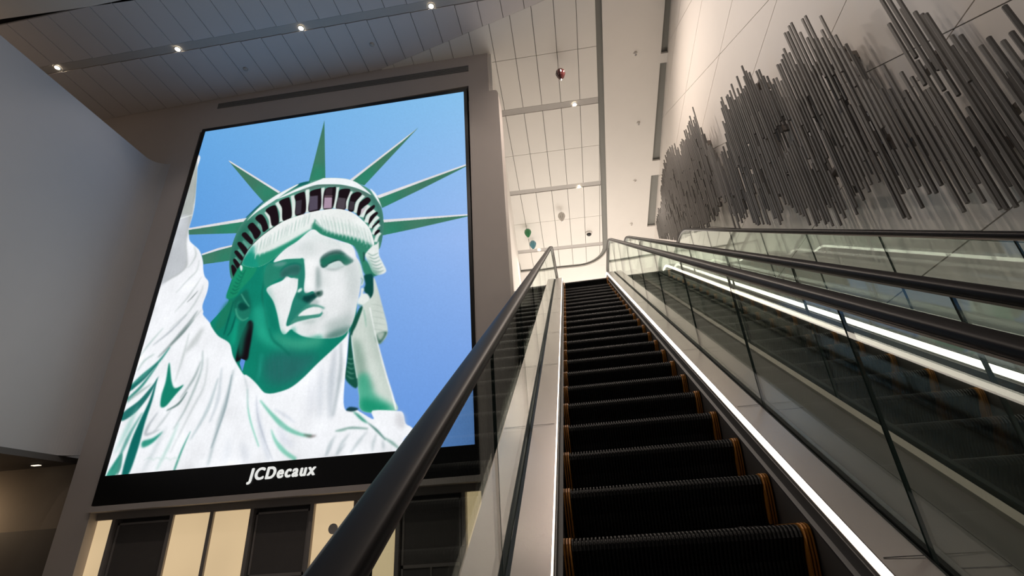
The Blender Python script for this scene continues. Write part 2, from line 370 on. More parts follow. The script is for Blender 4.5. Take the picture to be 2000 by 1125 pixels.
OPS = [
('p',(66,122,100),0,1,'=ray',[(963,59),(1032,507),(913,521),(930,366)]),
('p',(42,134,106),12,1,'ray',[(918,397),(1024,412),(1041,539),(905,520)]),
('p',(66,122,100),0,1,'=ray',[(263,269),(724,560),(612,613),(507,512)]),
('p',(42,134,106),12,1,'ray',[(496,464),(720,541),(627,626)]),
('p',(226,224,228),0,1,None,[(260,265),(272,269),(718,554),(704,561),(280,284)]),
('p',(66,122,100),0,1,'=ray',[(89,722),(521,714),(462,794),(101,761)]),
('p',(42,134,106),12,1,'ray',[(280,692),(519,707),(464,800),(306,788)]),
('p',(226,224,228),0,1,None,[(87,717),(518,700),(504,723),(91,729)]),
('p',(66,122,100),0,1,'=ray',[(240,906),(453,874),(461,962),(269,965)]),
('p',(42,134,106),12,1,'ray',[(355,898),(458,893),(470,978),(356,974)]),
('p',(226,224,228),0,1,None,[(237,898),(348,874),(449,866),(446,876),(352,888),(243,907)]),
('p',(66,122,100),0,1,'=ray',[(1673,228),(1210,541),(1314,590)]),
('p',(42,134,106),12,1,'ray',[(1346,427),(1203,546),(1315,606),(1400,528)]),
('p',(226,224,228),0,1,None,[(1669,231),(1206,539),(1230,546),(1335,472),(1558,318)]),
('p',(66,122,100),0,1,'=ray',[(1407,676),(1999,544),(1998,558),(1705,667),(1448,756)]),
('p',(42,134,106),12,1,'ray',[(1411,678),(1557,647),(1561,727),(1447,768)]),
('p',(226,224,228),0,1,None,[(1405,671),(1999,542),(1999,552),(1719,617),(1423,690)]),
('p',(66,122,100),0,1,'=ray',[(1460,836),(1999,870),(1999,880),(1668,912),(1461,928)]),
('p',(42,134,106),12,1,'ray',[(1452,852),(1596,863),(1599,937),(1458,940)]),
('p',(226,224,228),0,1,None,[(1459,831),(1999,866),(1999,874),(1631,857),(1465,849)]),
('q',(16,128,106),0,1,'=head',[(516,966),(493,1084),(484,1171),(503,1193),(497,1220),(450,1272),(411,1323),(452,1375),(531,1429),(617,1519),(702,1612),(832,1691),(919,1712),(1004,1691),(1124,1598),(1288,1464),(1335,1326),(1280,1096),(1128,928),(944,843),(784,919),(626,994)]),
('q',(22,14,20),1.2,1,None,[(663,1326),(698,1339),(704,1406),(705,1470),(703,1526),(664,1522),(630,1525),(636,1405)]),
('p',(96,146,224),0,1,None,[(663,1517),(691,1528),(686,1581),(660,1541)]),
('q',(30,120,92),3,0.8,None,[(465,1258),(498,1202),(538,1196),(551,1247),(531,1284),(510,1340),(456,1354)]),
('q',(20,170,135),4,0.7,None,[(585,1314),(604,1321),(610,1416),(590,1451),(569,1412)]),
('q',(24,110,90),3,0.8,None,[(603,1330),(665,1336),(662,1420),(661,1511),(630,1463)]),
('s',(8,90,78),1,1,None,[(538,1206),(532,1289),(522,1384)],(2,4,2)),
('s',(8,90,78),1,1,None,[(573,1288),(563,1364),(546,1391)],(2,4,2)),
('q',(86,150,132),0,1,'=crown',[(488,1071),(452,976),(444,863),(463,773),(502,707),(611,611),(725,557),(837,518),(920,509),(1001,501),(1024,499),(1116,512),(1196,532),(1276,572),(1357,627),(1418,699),(1451,780),(1462,850),(1462,939),(1446,1008),(1410,999),(1377,885),(1270,768),(1192,729),(1109,715),(1015,715),(890,723),(929,731),(843,744),(771,764),(690,807),(625,856),(568,912),(537,991),(513,1069)]),
('q',(34,104,86),7,0.85,'crown',[(464,1069),(431,941),(441,852),(470,762),(522,709),(582,717),(544,806),(521,895),(522,1006),(514,1074)]),
('q',(58,112,100),3,0.9,'crown',[(1278,595),(1365,655),(1426,718),(1464,839),(1465,951),(1446,1013),(1433,914),(1418,787),(1369,704)]),
('q',(90,112,106),2,0.8,'crown',[(863,560),(990,541),(1122,559),(1253,599),(1360,664),(1323,668),(1230,613),(1123,573),(993,559),(866,576)]),
('s',(22,92,92),0.8,1,None,[(501,700),(609,601)],(3,5,3)),
('q',(24,100,98),0.6,1,None,[(696,575),(836,515),(920,507),(909,522),(808,543)]),
('q',(240,244,246),0.5,1,None,[(512,720),(574,649),(648,597),(725,557),(830,517),(837,523),(771,557),(701,599),(630,638),(561,678)]),
('q',(240,244,246),0.5,1,None,[(701,599),(835,547),(923,524),(1001,505),(1024,500),(1116,512),(1202,534),(1277,576),(1367,659),(1319,631),(1253,597),(1174,569),(1108,554),(990,540),(926,546),(863,557),(927,550),(838,565),(764,587)]),
('q',(240,244,246),0.6,1,None,[(1356,617),(1403,664),(1443,749),(1426,724),(1385,664)]),
('s',(220,232,226),0.7,1,'crown',[(705,623),(750,690),(763,757)],(9,9,9)),
('s',(220,232,226),0.7,1,'crown',[(810,590),(831,658),(843,738)],(9,9,9)),
('s',(220,232,226),0.7,1,'crown',[(914,570),(926,652),(933,722)],(9,9,9)),
('s',(220,232,226),0.7,1,'crown',[(913,563),(924,640),(934,719)],(9,9,9)),
('s',(220,232,226),0.7,1,'crown',[(1023,566),(1029,641),(1034,714)],(8,8,8)),
('s',(220,232,226),0.7,1,'crown',[(1130,577),(1126,648),(1124,721)],(7,7,7)),
('s',(220,232,226),0.7,1,'crown',[(1230,619),(1207,671),(1207,738)],(7,7,7)),
('s',(220,232,226),0.7,1,'crown',[(1316,658),(1279,698),(1269,765)],(9,9,9)),
('s',(220,232,226),0.7,1,'crown',[(1355,726),(1331,758),(1313,797)],(11,11,11)),
('s',(220,232,226),0.7,1,'crown',[(1398,764),(1364,792),(1349,836)],(11,11,11)),
('s',(220,232,226),0.7,1,'crown',[(1426,808),(1392,836),(1380,874)],(10,10,10)),
('s',(220,232,226),0.7,1,'crown',[(1438,858),(1418,873),(1401,915)],(9,9,9)),
('s',(220,232,226),0.7,1,'crown',[(1445,910),(1428,930),(1419,962)],(8,8,8)),
('s',(220,232,226),0.7,1,'crown',[(638,676),(682,735),(696,790)],(8,8,8)),
('s',(220,232,226),0.7,1,'crown',[(603,752),(637,794)],(5,5,5)),
('s',(96,160,144),0.8,1,'crown',[(548,792),(599,853)],(4,5,3)),
('s',(96,160,144),0.8,1,'crown',[(516,849),(566,900)],(4,5,3)),
('s',(96,160,144),0.8,1,'crown',[(494,900),(538,942)],(4,5,3)),
('s',(96,160,144),0.8,1,'crown',[(486,947),(533,999)],(4,5,3)),
('s',(96,160,144),0.8,1,'crown',[(601,743),(642,818)],(4,5,3)),
('q',(28,18,24),0.5,1,None,[(469,997),(485,993),(519,1032),(503,1065)]),
('q',(28,18,24),0.5,1,None,[(474,965),(486,955),(532,999),(524,1025)]),
('q',(28,18,24),0.5,1,None,[(470,914),(487,905),(541,953),(540,971),(522,965)]),
('q',(28,18,24),0.5,1,None,[(478,862),(498,853),(553,899),(563,922),(550,940),(522,912)]),
('q',(28,18,24),0.5,1,None,[(495,809),(517,794),(563,832),(589,859),(583,880),(554,862)]),
('q',(28,18,24),0.5,1,None,[(526,760),(554,737),(597,772),(631,811),(616,844),(597,847),(567,806)]),
('q',(28,18,24),0.5,1,None,[(569,712),(602,688),(642,721),(677,782),(675,794),(647,810),(620,760)]),
('q',(28,18,24),0.5,1,None,[(633,666),(683,640),(713,661),(746,761),(702,776),(672,710)]),
('q',(28,18,24),0.5,1,None,[(721,620),(776,600),(798,617),(830,733),(773,751),(749,666)]),
('q',(28,18,24),0.5,1,None,[(827,594),(879,576),(901,590),(923,717),(856,727),(843,641)]),
('q',(28,18,24),0.5,1,None,[(936,579),(1001,568),(1011,577),(1025,708),(946,715),(939,623)]),
('q',(28,18,24),0.5,1,None,[(1038,584),(1098,572),(1118,585),(1110,712),(1046,710)]),
('q',(28,18,24),0.5,1,None,[(1145,597),(1203,597),(1220,613),(1200,682),(1198,733),(1135,721),(1139,644)]),
('q',(28,18,24),0.5,1,None,[(1232,639),(1269,627),(1302,648),(1264,696),(1256,752),(1219,741),(1222,673)]),
('q',(28,18,24),0.5,1,None,[(1299,695),(1340,672),(1367,693),(1352,717),(1317,739),(1302,784),(1280,775),(1288,712)]),
('q',(28,18,24),0.5,1,None,[(1354,751),(1389,728),(1400,741),(1386,760),(1342,789),(1337,814),(1331,811),(1341,768)]),
('q',(28,18,24),0.5,1,None,[(1385,790),(1413,775),(1423,788),(1404,806),(1366,851),(1368,810)]),
('q',(28,18,24),0.5,1,None,[(1408,849),(1429,829),(1438,842),(1400,871),(1388,886),(1391,864)]),
('q',(28,18,24),0.5,1,None,[(1429,889),(1441,893),(1441,905),(1407,923),(1413,900)]),
('p',(58,52,62),0.6,1,None,[(842,632),(884,629),(893,720),(856,725)]),
('p',(84,76,92),0.6,1,None,[(936,613),(994,615),(1006,708),(946,712)]),
('p',(170,146,166),0.6,1,None,[(1043,634),(1097,641),(1103,712),(1047,708)]),
('p',(78,70,78),0.6,1,None,[(1138,647),(1194,660),(1195,729),(1137,719)]),
('p',(60,54,62),0.6,1,None,[(1224,682),(1260,693),(1252,745),(1221,738)]),
('p',(200,190,196),0.6,1,None,[(1308,747),(1349,725),(1325,764),(1306,787)]),
('p',(52,40,48),0.6,1,None,[(1043,575),(1092,575),(1095,628),(1047,624)]),
('s',(150,120,130),0.6,1,None,[(1042,626),(1099,633)],(2,2,2)),
('s',(44,36,36),0.6,1,None,[(504,1071),(536,985),(567,907),(624,850),(689,803),(763,758)],(2,2,2)),
('q',(26,140,104),1,1,'=roll',[(534,1004),(589,1002),(649,1025),(635,1072),(597,1115),(564,1152),(547,1181),(495,1189),(481,1169),(493,1109),(508,1047)]),
('s',(14,104,82),0.8,0.8,'roll',[(503,1151),(531,1164),(555,1154)],(1.5,3,1.5)),
('s',(14,104,82),0.8,0.8,'roll',[(509,1132),(536,1146),(559,1134)],(1.5,3,1.5)),
('s',(14,104,82),0.8,0.8,'roll',[(514,1113),(541,1128),(562,1113)],(1.5,3,1.5)),
('s',(14,104,82),0.8,0.8,'roll',[(520,1094),(546,1110),(566,1093)],(1.5,3,1.5)),
('s',(14,104,82),0.8,0.8,'roll',[(525,1074),(552,1092),(569,1072)],(1.5,3,1.5)),
('s',(14,104,82),0.8,0.8,'roll',[(531,1055),(557,1074),(573,1051)],(1.5,3,1.5)),
('s',(14,104,82),0.8,0.8,'roll',[(537,1035),(562,1055),(577,1031)],(1.5,3,1.5)),
('q',(240,244,244),0.7,1,None,[(531,1004),(539,999),(552,1014),(551,1036),(539,1024)]),
('q',(20,96,80),2,0.8,None,[(540,1201),(574,1169),(610,1147),(629,1174),(661,1238),(664,1278),(644,1320),(594,1305),(562,1268)]),
('q',(30,120,100),1.6,1,None,[(564,1228),(583,1210),(641,1256),(659,1258),(662,1297),(627,1318),(585,1290)]),
('q',(10,70,62),1.6,1,None,[(574,1234),(597,1217),(646,1249),(631,1262),(596,1261)]),
('s',(70,160,136),0.8,1,None,[(580,1169),(613,1208),(651,1247)],(2,3,2)),
('s',(60,158,130),1,1,None,[(563,1248),(585,1290),(627,1318),(659,1306)],(3,4,3)),
('s',(20,96,80),1.4,0.8,None,[(693,1030),(715,1106),(720,1184),(749,1266),(802,1387)],(2,3,2)),
('q',(34,150,122),4,0.9,'head',[(699,1031),(734,1024),(786,1040),(785,1098),(757,1137),(722,1112)]),
('q',(40,170,140),5,0.8,'head',[(689,1261),(749,1266),(794,1377),(853,1447),(940,1495),(907,1497),(812,1461),(747,1419),(709,1350)]),
('q',(70,172,142),6,0.8,'head',[(844,1400),(918,1434),(1010,1452),(1132,1440),(1139,1491),(1018,1502),(926,1481),(863,1439)]),
('q',(44,100,100),8,0.75,'head',[(813,1529),(924,1507),(1020,1528),(1127,1537),(1090,1595),(997,1658),(893,1662),(825,1621)]),
('s',(10,100,84),1.6,0.8,None,[(806,1378),(840,1437),(905,1483),(962,1528)],(2,4,2)),
('s',(40,160,140),2.5,0.6,None,[(784,1501),(791,1570),(789,1630)],(4,7,4)),
('q',(236,240,238),0,1,'=hair',[(544,989),(568,912),(624,850),(690,804),(770,760),(842,739),(928,725),(890,726),(1015,717),(1110,718),(1192,735),(1271,775),(1363,861),(1399,932),(1411,977),(1392,996),(1346,1008),(1290,974),(1184,926),(1056,877),(989,836),(977,839),(894,897),(815,935),(762,978),(707,1011),(649,1024),(586,1014)]),
('q',(40,146,116),2.2,1,'hair',[(537,991),(584,925),(632,947),(716,934),(763,920),(832,895),(901,864),(976,833),(991,849),(896,908),(817,946),(754,999),(709,1021),(639,1035)]),
('q',(24,150,128),3,0.8,'hair',[(542,986),(568,912),(601,887),(627,952),(662,1026),(587,1018)]),
('q',(44,130,104),2.2,1,'hair',[(995,792),(1063,838),(1160,881),(1210,895),(1297,925),(1359,952),(1404,992),(1347,1018),(1291,985),(1185,940),(1057,885),(986,837)]),
('s',(208,222,218),0.8,0.9,'hair',[(620,861),(621,907),(619,937)],(1,2.4,1)),
('s',(186,206,200),0.8,0.9,'hair',[(647,850),(648,895),(646,926)],(1,2.4,1)),
('s',(208,222,218),0.8,0.9,'hair',[(674,838),(675,884),(674,915)],(1,2.4,1)),
('s',(186,206,200),0.8,0.9,'hair',[(701,826),(703,872),(702,903)],(1,2.4,1)),
('s',(208,222,218),0.8,0.9,'hair',[(729,815),(730,861),(729,892)],(1,2.4,1)),
('s',(186,206,200),0.8,0.9,'hair',[(756,803),(757,849),(757,880)],(1,2.4,1)),
('s',(208,222,218),0.8,0.9,'hair',[(783,791),(785,838),(785,869)],(1,2.4,1)),
('s',(186,206,200),0.8,0.9,'hair',[(811,780),(812,826),(813,858)],(1,2.4,1)),
('s',(208,222,218),0.8,0.9,'hair',[(838,768),(840,815),(840,846)],(1,2.4,1)),
('s',(186,206,200),0.8,0.9,'hair',[(866,756),(868,803),(868,835)],(1,2.4,1)),
('s',(208,222,218),0.8,0.9,'hair',[(893,744),(896,791),(896,823)],(1,2.4,1)),
('s',(186,206,200),0.8,0.9,'hair',[(921,732),(923,780),(925,812)],(1,2.4,1)),
('s',(208,222,218),0.8,0.9,'hair',[(949,720),(951,768),(953,800)],(1,2.4,1)),
('s',(232,240,236),0.8,0.8,'hair',[(627,938),(625,960),(627,975)],(3,2,0.6)),
('s',(232,240,236),0.8,0.8,'hair',[(657,925),(654,947),(656,962)],(3,2,0.6)),
('s',(232,240,236),0.8,0.8,'hair',[(686,911),(683,933),(685,949)],(3,2,0.6)),
('s',(232,240,236),0.8,0.8,'hair',[(716,898),(713,920),(715,936)],(3,2,0.6)),
('s',(232,240,236),0.8,0.8,'hair',[(745,885),(742,907),(744,923)],(3,2,0.6)),
('s',(232,240,236),0.8,0.8,'hair',[(775,871),(772,894),(774,909)],(3,2,0.6)),
('s',(232,240,236),0.8,0.8,'hair',[(805,858),(802,880),(803,896)],(3,2,0.6)),
('s',(232,240,236),0.8,0.8,'hair',[(835,844),(831,867),(833,883)],(3,2,0.6)),
('s',(232,240,236),0.8,0.8,'hair',[(865,831),(861,853),(863,869)],(3,2,0.6)),
('s',(232,240,236),0.8,0.8,'hair',[(895,817),(891,840),(893,856)],(3,2,0.6)),
('s',(206,220,216),0.8,0.9,'hair',[(1038,745),(1057,794),(1075,859)],(1,2.6,1)),
('s',(190,204,200),0.8,0.9,'hair',[(1065,753),(1084,802),(1101,867)],(1,2.6,1)),
('s',(206,220,216),0.8,0.9,'hair',[(1093,761),(1111,810),(1127,875)],(1,2.6,1)),
('s',(190,204,200),0.8,0.9,'hair',[(1120,769),(1138,818),(1153,882)],(1,2.6,1)),
('s',(206,220,216),0.8,0.9,'hair',[(1147,777),(1165,826),(1178,890)],(1,2.6,1)),
('s',(190,204,200),0.8,0.9,'hair',[(1173,785),(1191,834),(1204,897)],(1,2.6,1)),
('s',(206,220,216),0.8,0.9,'hair',[(1200,793),(1218,841),(1229,905)],(1,2.6,1)),
('s',(190,204,200),0.8,0.9,'hair',[(1227,801),(1244,849),(1255,912)],(1,2.6,1)),
('s',(206,220,216),0.8,0.9,'hair',[(1254,817),(1271,865),(1281,928)],(1,2.6,1)),
('s',(190,204,200),0.8,0.9,'hair',[(1281,833),(1298,881),(1307,943)],(1,2.6,1)),
('s',(206,220,216),0.8,0.9,'hair',[(1308,849),(1325,896),(1332,958)],(1,2.6,1)),
('s',(190,204,200),0.8,0.9,'hair',[(1335,865),(1351,912),(1358,973)],(1,2.6,1)),
('s',(206,220,216),0.8,0.9,'hair',[(1362,881),(1377,927),(1383,988)],(1,2.6,1)),
('s',(230,240,236),0.8,0.7,'hair',[(1084,835),(1092,858),(1092,873)],(3,2,0.6)),
('s',(230,240,236),0.8,0.7,'hair',[(1111,845),(1119,868),(1119,883)],(3,2,0.6)),
('s',(230,240,236),0.8,0.7,'hair',[(1138,855),(1145,878),(1146,893)],(3,2,0.6)),
('s',(230,240,236),0.8,0.7,'hair',[(1164,865),(1172,888),(1173,903)],(3,2,0.6)),
('s',(230,240,236),0.8,0.7,'hair',[(1191,875),(1199,898),(1199,913)],(3,2,0.6)),
('s',(230,240,236),0.8,0.7,'hair',[(1218,885),(1225,908),(1225,923)],(3,2,0.6)),
('s',(230,240,236),0.8,0.7,'hair',[(1244,895),(1251,918),(1251,932)],(3,2,0.6)),
('s',(230,240,236),0.8,0.7,'hair',[(1270,905),(1277,928),(1278,942)],(3,2,0.6)),
('s',(230,240,236),0.8,0.7,'hair',[(1296,915),(1303,938),(1303,952)],(3,2,0.6)),
('s',(230,240,236),0.8,0.7,'hair',[(1322,924),(1329,947),(1329,961)],(3,2,0.6)),
('s',(230,240,236),0.8,0.7,'hair',[(1348,934),(1355,957),(1355,971)],(3,2,0.6)),
('s',(170,196,190),1,1,'hair',[(991,768),(1020,795),(1039,821)],(2,3,2)),
('s',(60,140,116),1,1,'hair',[(999,775),(995,815),(989,837)],(2,4,1)),
('q',(50,128,104),1,1,None,[(1262,935),(1349,970),(1391,980),(1376,1011),(1355,1046),(1384,1080),(1420,1131),(1456,1150),(1422,1162),(1388,1163),(1357,1129),(1335,1075),(1309,1014)]),
('q',(14,72,66),1,1,None,[(1360,1152),(1382,1145),(1417,1153),(1432,1245),(1413,1287),(1392,1260),(1366,1228),(1375,1199)]),
('q',(226,232,228),0.7,1,'=curl',[(1373,1010),(1403,983),(1429,976),(1439,960),(1443,1002),(1449,1046),(1474,1090),(1498,1142),(1450,1156),(1415,1135),(1384,1080),(1359,1035)]),
('q',(60,140,114),4,0.85,'curl',[(1355,1046),(1393,1081),(1413,1120),(1449,1139),(1451,1160),(1399,1149)]),
('s',(150,176,168),0.8,1,'curl',[(1374,1021),(1407,1041),(1441,1029)],(1.5,3,1.5)),
('s',(150,176,168),0.8,1,'curl',[(1384,1044),(1417,1061),(1450,1050)],(1.5,3,1.5)),
('s',(150,176,168),0.8,1,'curl',[(1394,1066),(1427,1081),(1458,1071)],(1.5,3,1.5)),
('s',(150,176,168),0.8,1,'curl',[(1404,1088),(1436,1101),(1466,1092)],(1.5,3,1.5)),
('s',(150,176,168),0.8,1,'curl',[(1413,1110),(1446,1120),(1475,1112)],(1.5,3,1.5)),
('s',(150,176,168),0.8,1,'curl',[(1423,1131),(1455,1140),(1483,1133)],(1.5,3,1.5)),
('s',(24,60,56),1,1,None,[(1347,1013),(1353,1045),(1352,1069)],(2,3,2)),
('q',(234,237,238),0.7,1,'=face',[(988,835),(1060,876),(1182,928),(1253,955),(1286,990),(1300,1033),(1323,1066),(1342,1132),(1344,1217),(1335,1293),(1326,1362),(1309,1410),(1262,1455),(1165,1461),(1039,1442),(972,1412),(944,1394),(910,1417),(880,1393),(841,1304),(801,1231),(745,1166),(766,1142),(839,1121),(861,1097),(894,1112),(937,1111),(945,1141),(948,1187),(929,1240),(921,1293),(912,1373),(966,1355),(1038,1349),(1118,1344),(1112,1302),(1038,1276),(1067,1239),(1050,1203),(1005,1211),(986,1186),(982,1109),(965,1033),(951,1004),(936,1006),(838,998),(758,1005),(816,940),(894,898)]),
('q',(40,160,130),3,0.8,'face',[(883,1394),(928,1426),(959,1383),(983,1427),(1042,1446),(1132,1443),(1137,1477),(1013,1470),(895,1432)]),
('q',(150,190,180),4,0.7,'face',[(739,1166),(760,1152),(814,1243),(871,1365),(889,1399),(864,1383),(804,1252)]),
('q',(196,204,204),9,0.6,'face',[(1254,1021),(1313,1080),(1330,1144),(1337,1215),(1329,1312),(1314,1377),(1264,1418),(1222,1433),(1256,1352),(1278,1249),(1278,1138)]),
('q',(60,110,100),4,0.85,'face',[(1173,1437),(1241,1416),(1307,1413),(1299,1440),(1247,1467),(1161,1468)]),
('q',(150,170,166),7,0.6,'face',[(1165,1376),(1236,1369),(1312,1358),(1297,1421),(1222,1433),(1156,1431)]),
('q',(40,132,110),1.2,1,None,[(762,1011),(839,1000),(951,1006),(965,1033),(982,1122),(967,1120),(944,1123),(894,1107),(856,1093),(834,1103),(812,1111),(768,1133),(736,1150),(714,1101),(712,1032),(731,1007)]),
('q',(56,112,106),2.2,1,None,[(817,1075),(846,1042),(905,1032),(946,1047),(948,1079),(929,1103),(868,1097),(835,1109)]),
('q',(90,150,140),2,1,None,[(763,1016),(816,1009),(849,1020),(821,1036),(772,1031)]),
('s',(20,110,96),1.4,1,None,[(810,1069),(846,1039),(904,1029),(946,1045),(950,1069)],(2,4,2)),
('q',(38,126,110),1,1,None,[(946,1118),(962,1033),(982,1109),(989,1186),(1007,1209),(1050,1208),(1077,1236),(1046,1257),(1033,1280),(989,1329),(960,1357),(913,1373),(924,1294),(932,1240),(947,1182)]),
('q',(14,60,58),2,1,None,[(981,1226),(1029,1221),(1077,1211),(1093,1222),(1067,1244),(1036,1266),(993,1247)]),
('q',(30,110,96),2,1,None,[(944,1212),(975,1205),(991,1232),(970,1244)]),
('q',(214,232,226),1,1,None,[(948,1197),(956,1181),(973,1177),(978,1188),(965,1199)]),
('q',(166,178,178),3.5,0.65,None,[(1060,1068),(1079,1096),(1100,1191),(1068,1207),(1058,1156),(1056,1104)]),
('q',(90,120,114),1.6,1,None,[(1064,1217),(1102,1203),(1109,1231),(1078,1233)]),
('q',(30,70,62),1.2,1,None,[(1072,1213),(1092,1210),(1097,1225),(1080,1228)]),
('q',(196,204,202),5,0.5,None,[(1097,1077),(1120,1121),(1157,1186),(1141,1195),(1111,1141)]),
('q',(74,120,112),1.4,1,None,[(1068,1021),(1092,997),(1143,981),(1198,987),(1255,1026),(1288,1059),(1249,1076),(1225,1070),(1198,1044),(1163,1048),(1124,1064),(1096,1073),(1079,1059)]),
('q',(32,108,88),2,1,None,[(1074,1032),(1111,1010),(1169,1000),(1219,1017),(1270,1057),(1237,1077),(1199,1047),(1152,1049),(1107,1070),(1090,1071)]),
('q',(110,120,124),2.6,0.8,None,[(1081,1009),(1131,980),(1197,985),(1193,1000),(1134,999),(1094,1016)]),
('q',(206,220,218),1.2,1,None,[(1107,1070),(1164,1053),(1198,1045),(1228,1073),(1226,1086),(1168,1085)]),
('s',(24,80,72),1,1,None,[(1079,1054),(1096,1072),(1124,1064)],(2,4,2)),
('q',(248,248,250),4,0.8,None,[(1216,989),(1277,1007),(1296,1031),(1280,1045),(1248,1020)]),
('s',(190,200,200),2.5,0.6,None,[(1104,1086),(1170,1098),(1228,1097)],(3,5,3)),
('q',(208,216,218),8,0.6,'face',[(849,922),(920,908),(996,923),(988,949),(904,956)]),
('q',(60,140,122),1.4,0.9,None,[(952,1337),(991,1298),(1027,1272),(1078,1277),(1138,1303),(1116,1305),(1058,1292),(1015,1305),(979,1328)]),
('q',(150,168,166),2.5,0.55,None,[(1030,1275),(1052,1250),(1080,1248),(1096,1279)]),
('q',(238,240,240),0.9,1,None,[(976,1329),(1008,1302),(1057,1289),(1104,1295),(1126,1311),(1109,1331),(1064,1333),(1019,1334)]),
('q',(66,142,124),1,1,None,[(950,1344),(985,1332),(1053,1333),(1106,1332),(1099,1343),(1044,1351),(978,1359),(935,1369)]),
('q',(180,192,190),4,0.6,None,[(1109,1333),(1142,1332),(1135,1359),(1106,1352)]),
('q',(196,208,206),5,0.5,None,[(1041,1365),(1107,1362),(1105,1385),(1044,1384)]),
('q',(214,226,220),1,1,None,[(1317,1065),(1333,1083),(1353,1136),(1363,1178),(1356,1205),(1346,1201),(1347,1166),(1331,1124)]),
('q',(228,234,230),1,1,None,[(1351,1217),(1369,1224),(1363,1248),(1391,1253),(1410,1286),(1379,1312),(1340,1303),(1335,1279),(1349,1256)]),
('s',(120,160,148),0.8,1,None,[(1343,1161),(1356,1172),(1350,1197)],(1.5,2,1.5)),
('s',(90,150,132),1.6,1,None,[(1340,1303),(1375,1321),(1395,1304)],(2,4,2)),
('q',(206,216,208),0.7,1,'=veil',[(1426,1168),(1490,1335),(1527,1461),(1489,1517),(1474,1516),(1526,1650),(1571,1766),(1595,1832),(1414,1819),(1388,1748),(1368,1677),(1335,1553),(1316,1467),(1330,1399),(1359,1322),(1398,1291),(1427,1255)]),
('q',(120,152,136),5,0.8,'veil',[(1323,1485),(1365,1497),(1401,1559),(1429,1658),(1473,1724),(1424,1720),(1377,1685),(1348,1587)]),
('q',(60,168,134),4,0.85,'veil',[(1371,1669),(1429,1658),(1474,1747),(1573,1807),(1593,1838),(1405,1824)]),
('q',(24,146,110),4,0.9,'veil',[(1401,1764),(1467,1776),(1554,1813),(1537,1834),(1414,1825)]),
('q',(60,104,88),1.4,1,None,[(1459,1472),(1524,1461),(1489,1517),(1466,1506)]),
('q',(170,186,176),1.5,1,None,[(1463,1464),(1509,1464),(1486,1500)]),
('s',(244,246,244),0.7,1,None,[(1412,1327),(1460,1481),(1526,1658),(1570,1762),(1593,1827)],(2.5,3,3)),
('s',(150,190,172),1,1,None,[(1376,1333),(1391,1388),(1399,1428)],(2,3,1)),
('s',(180,192,184),0.8,0.8,'veil',[(1419,1310),(1464,1321),(1494,1337)],(1,2,1)),
('s',(180,192,184),0.8,0.8,'veil',[(1426,1343),(1472,1355),(1501,1368)],(1,2,1)),
('s',(180,192,184),0.8,0.8,'veil',[(1432,1376),(1481,1387),(1508,1399)],(1,2,1)),
('s',(180,192,184),0.8,0.8,'veil',[(1439,1408),(1489,1420),(1515,1429)],(1,2,1)),
('s',(180,192,184),0.8,0.8,'veil',[(1445,1440),(1497,1452),(1522,1459)],(1,2,1)),
('q',(22,84,68),0.8,1,None,[(1349,1325),(1370,1323),(1341,1409),(1321,1451),(1321,1502),(1360,1636),(1375,1708),(1350,1708),(1299,1659),(1303,1583),(1302,1483),(1311,1415)]),
('s',(90,150,132),0.8,0.7,None,[(1299,1567),(1327,1577),(1344,1570)],(1,3,1)),
('s',(90,150,132),0.8,0.7,None,[(1301,1588),(1330,1600),(1346,1595)],(1,3,1)),
('s',(90,150,132),0.8,0.7,None,[(1304,1609),(1332,1623),(1348,1619)],(1,3,1)),
('s',(90,150,132),0.8,0.7,None,[(1306,1630),(1334,1645),(1351,1644)],(1,3,1)),
('s',(90,150,132),0.8,0.7,None,[(1308,1651),(1337,1668),(1353,1668)],(1,3,1)),
('s',(226,240,232),0.7,1,None,[(1315,1459),(1345,1587),(1369,1669)],(1.5,2,1.5)),
('q',(206,220,216),5,0.7,'face',[(926,830),(999,861),(1078,899),(1191,940),(1267,976),(1294,1012),(1243,979),(1156,947),(1068,915),(990,883)]),
('q',(214,224,222),8,0.55,'face',[(923,925),(979,893),(1021,931),(1042,988),(996,1005),(950,978)]),
('q',(204,214,212),7,0.5,'face',[(1058,971),(1079,946),(1138,942),(1201,966),(1166,973),(1095,981)]),
('q',(250,251,251),5,0.8,'face',[(973,1021),(1036,1023),(1047,1103),(1048,1185),(1008,1191),(987,1112)]),
('q',(120,142,140),2.6,0.55,'face',[(1051,1067),(1068,1077),(1085,1143),(1084,1189),(1065,1167)]),
('q',(182,194,192),4,0.5,'face',[(1068,1077),(1090,1118),(1104,1181),(1092,1195)]),
('s',(96,120,116),1.6,0.6,'face',[(1001,1200),(1024,1217),(1057,1211),(1070,1200)],(1,5,2)),
('s',(60,92,86),1.4,0.7,'face',[(1074,1228),(1095,1235),(1108,1221),(1102,1205)],(2,5,2)),
('q',(24,56,52),2.2,0.75,'face',[(985,1229),(1013,1221),(1065,1227),(1051,1245),(1025,1262),(994,1249)]),
('s',(34,96,80),0.9,0.9,'face',[(976,1329),(1036,1332),(1086,1332),(1131,1330)],(1,3,1)),
('s',(120,150,144),1.6,0.4,'face',[(1020,1303),(1058,1292),(1088,1302),(1128,1311)],(2,6,2)),
('q',(150,172,166),3,0.55,'face',[(991,1367),(1045,1358),(1090,1357),(1086,1369),(1042,1374)]),
('q',(208,216,214),5,0.4,'face',[(984,1392),(1039,1388),(1091,1402),(1078,1428),(1023,1428)]),
('q',(176,188,186),8,0.45,'face',[(1225,1070),(1282,1066),(1316,1112),(1329,1195),(1321,1282),(1289,1240),(1263,1157)]),
('s',(130,152,148),1.8,0.5,'face',[(1102,1073),(1127,1086),(1181,1093),(1232,1082)],(2,5,2)),
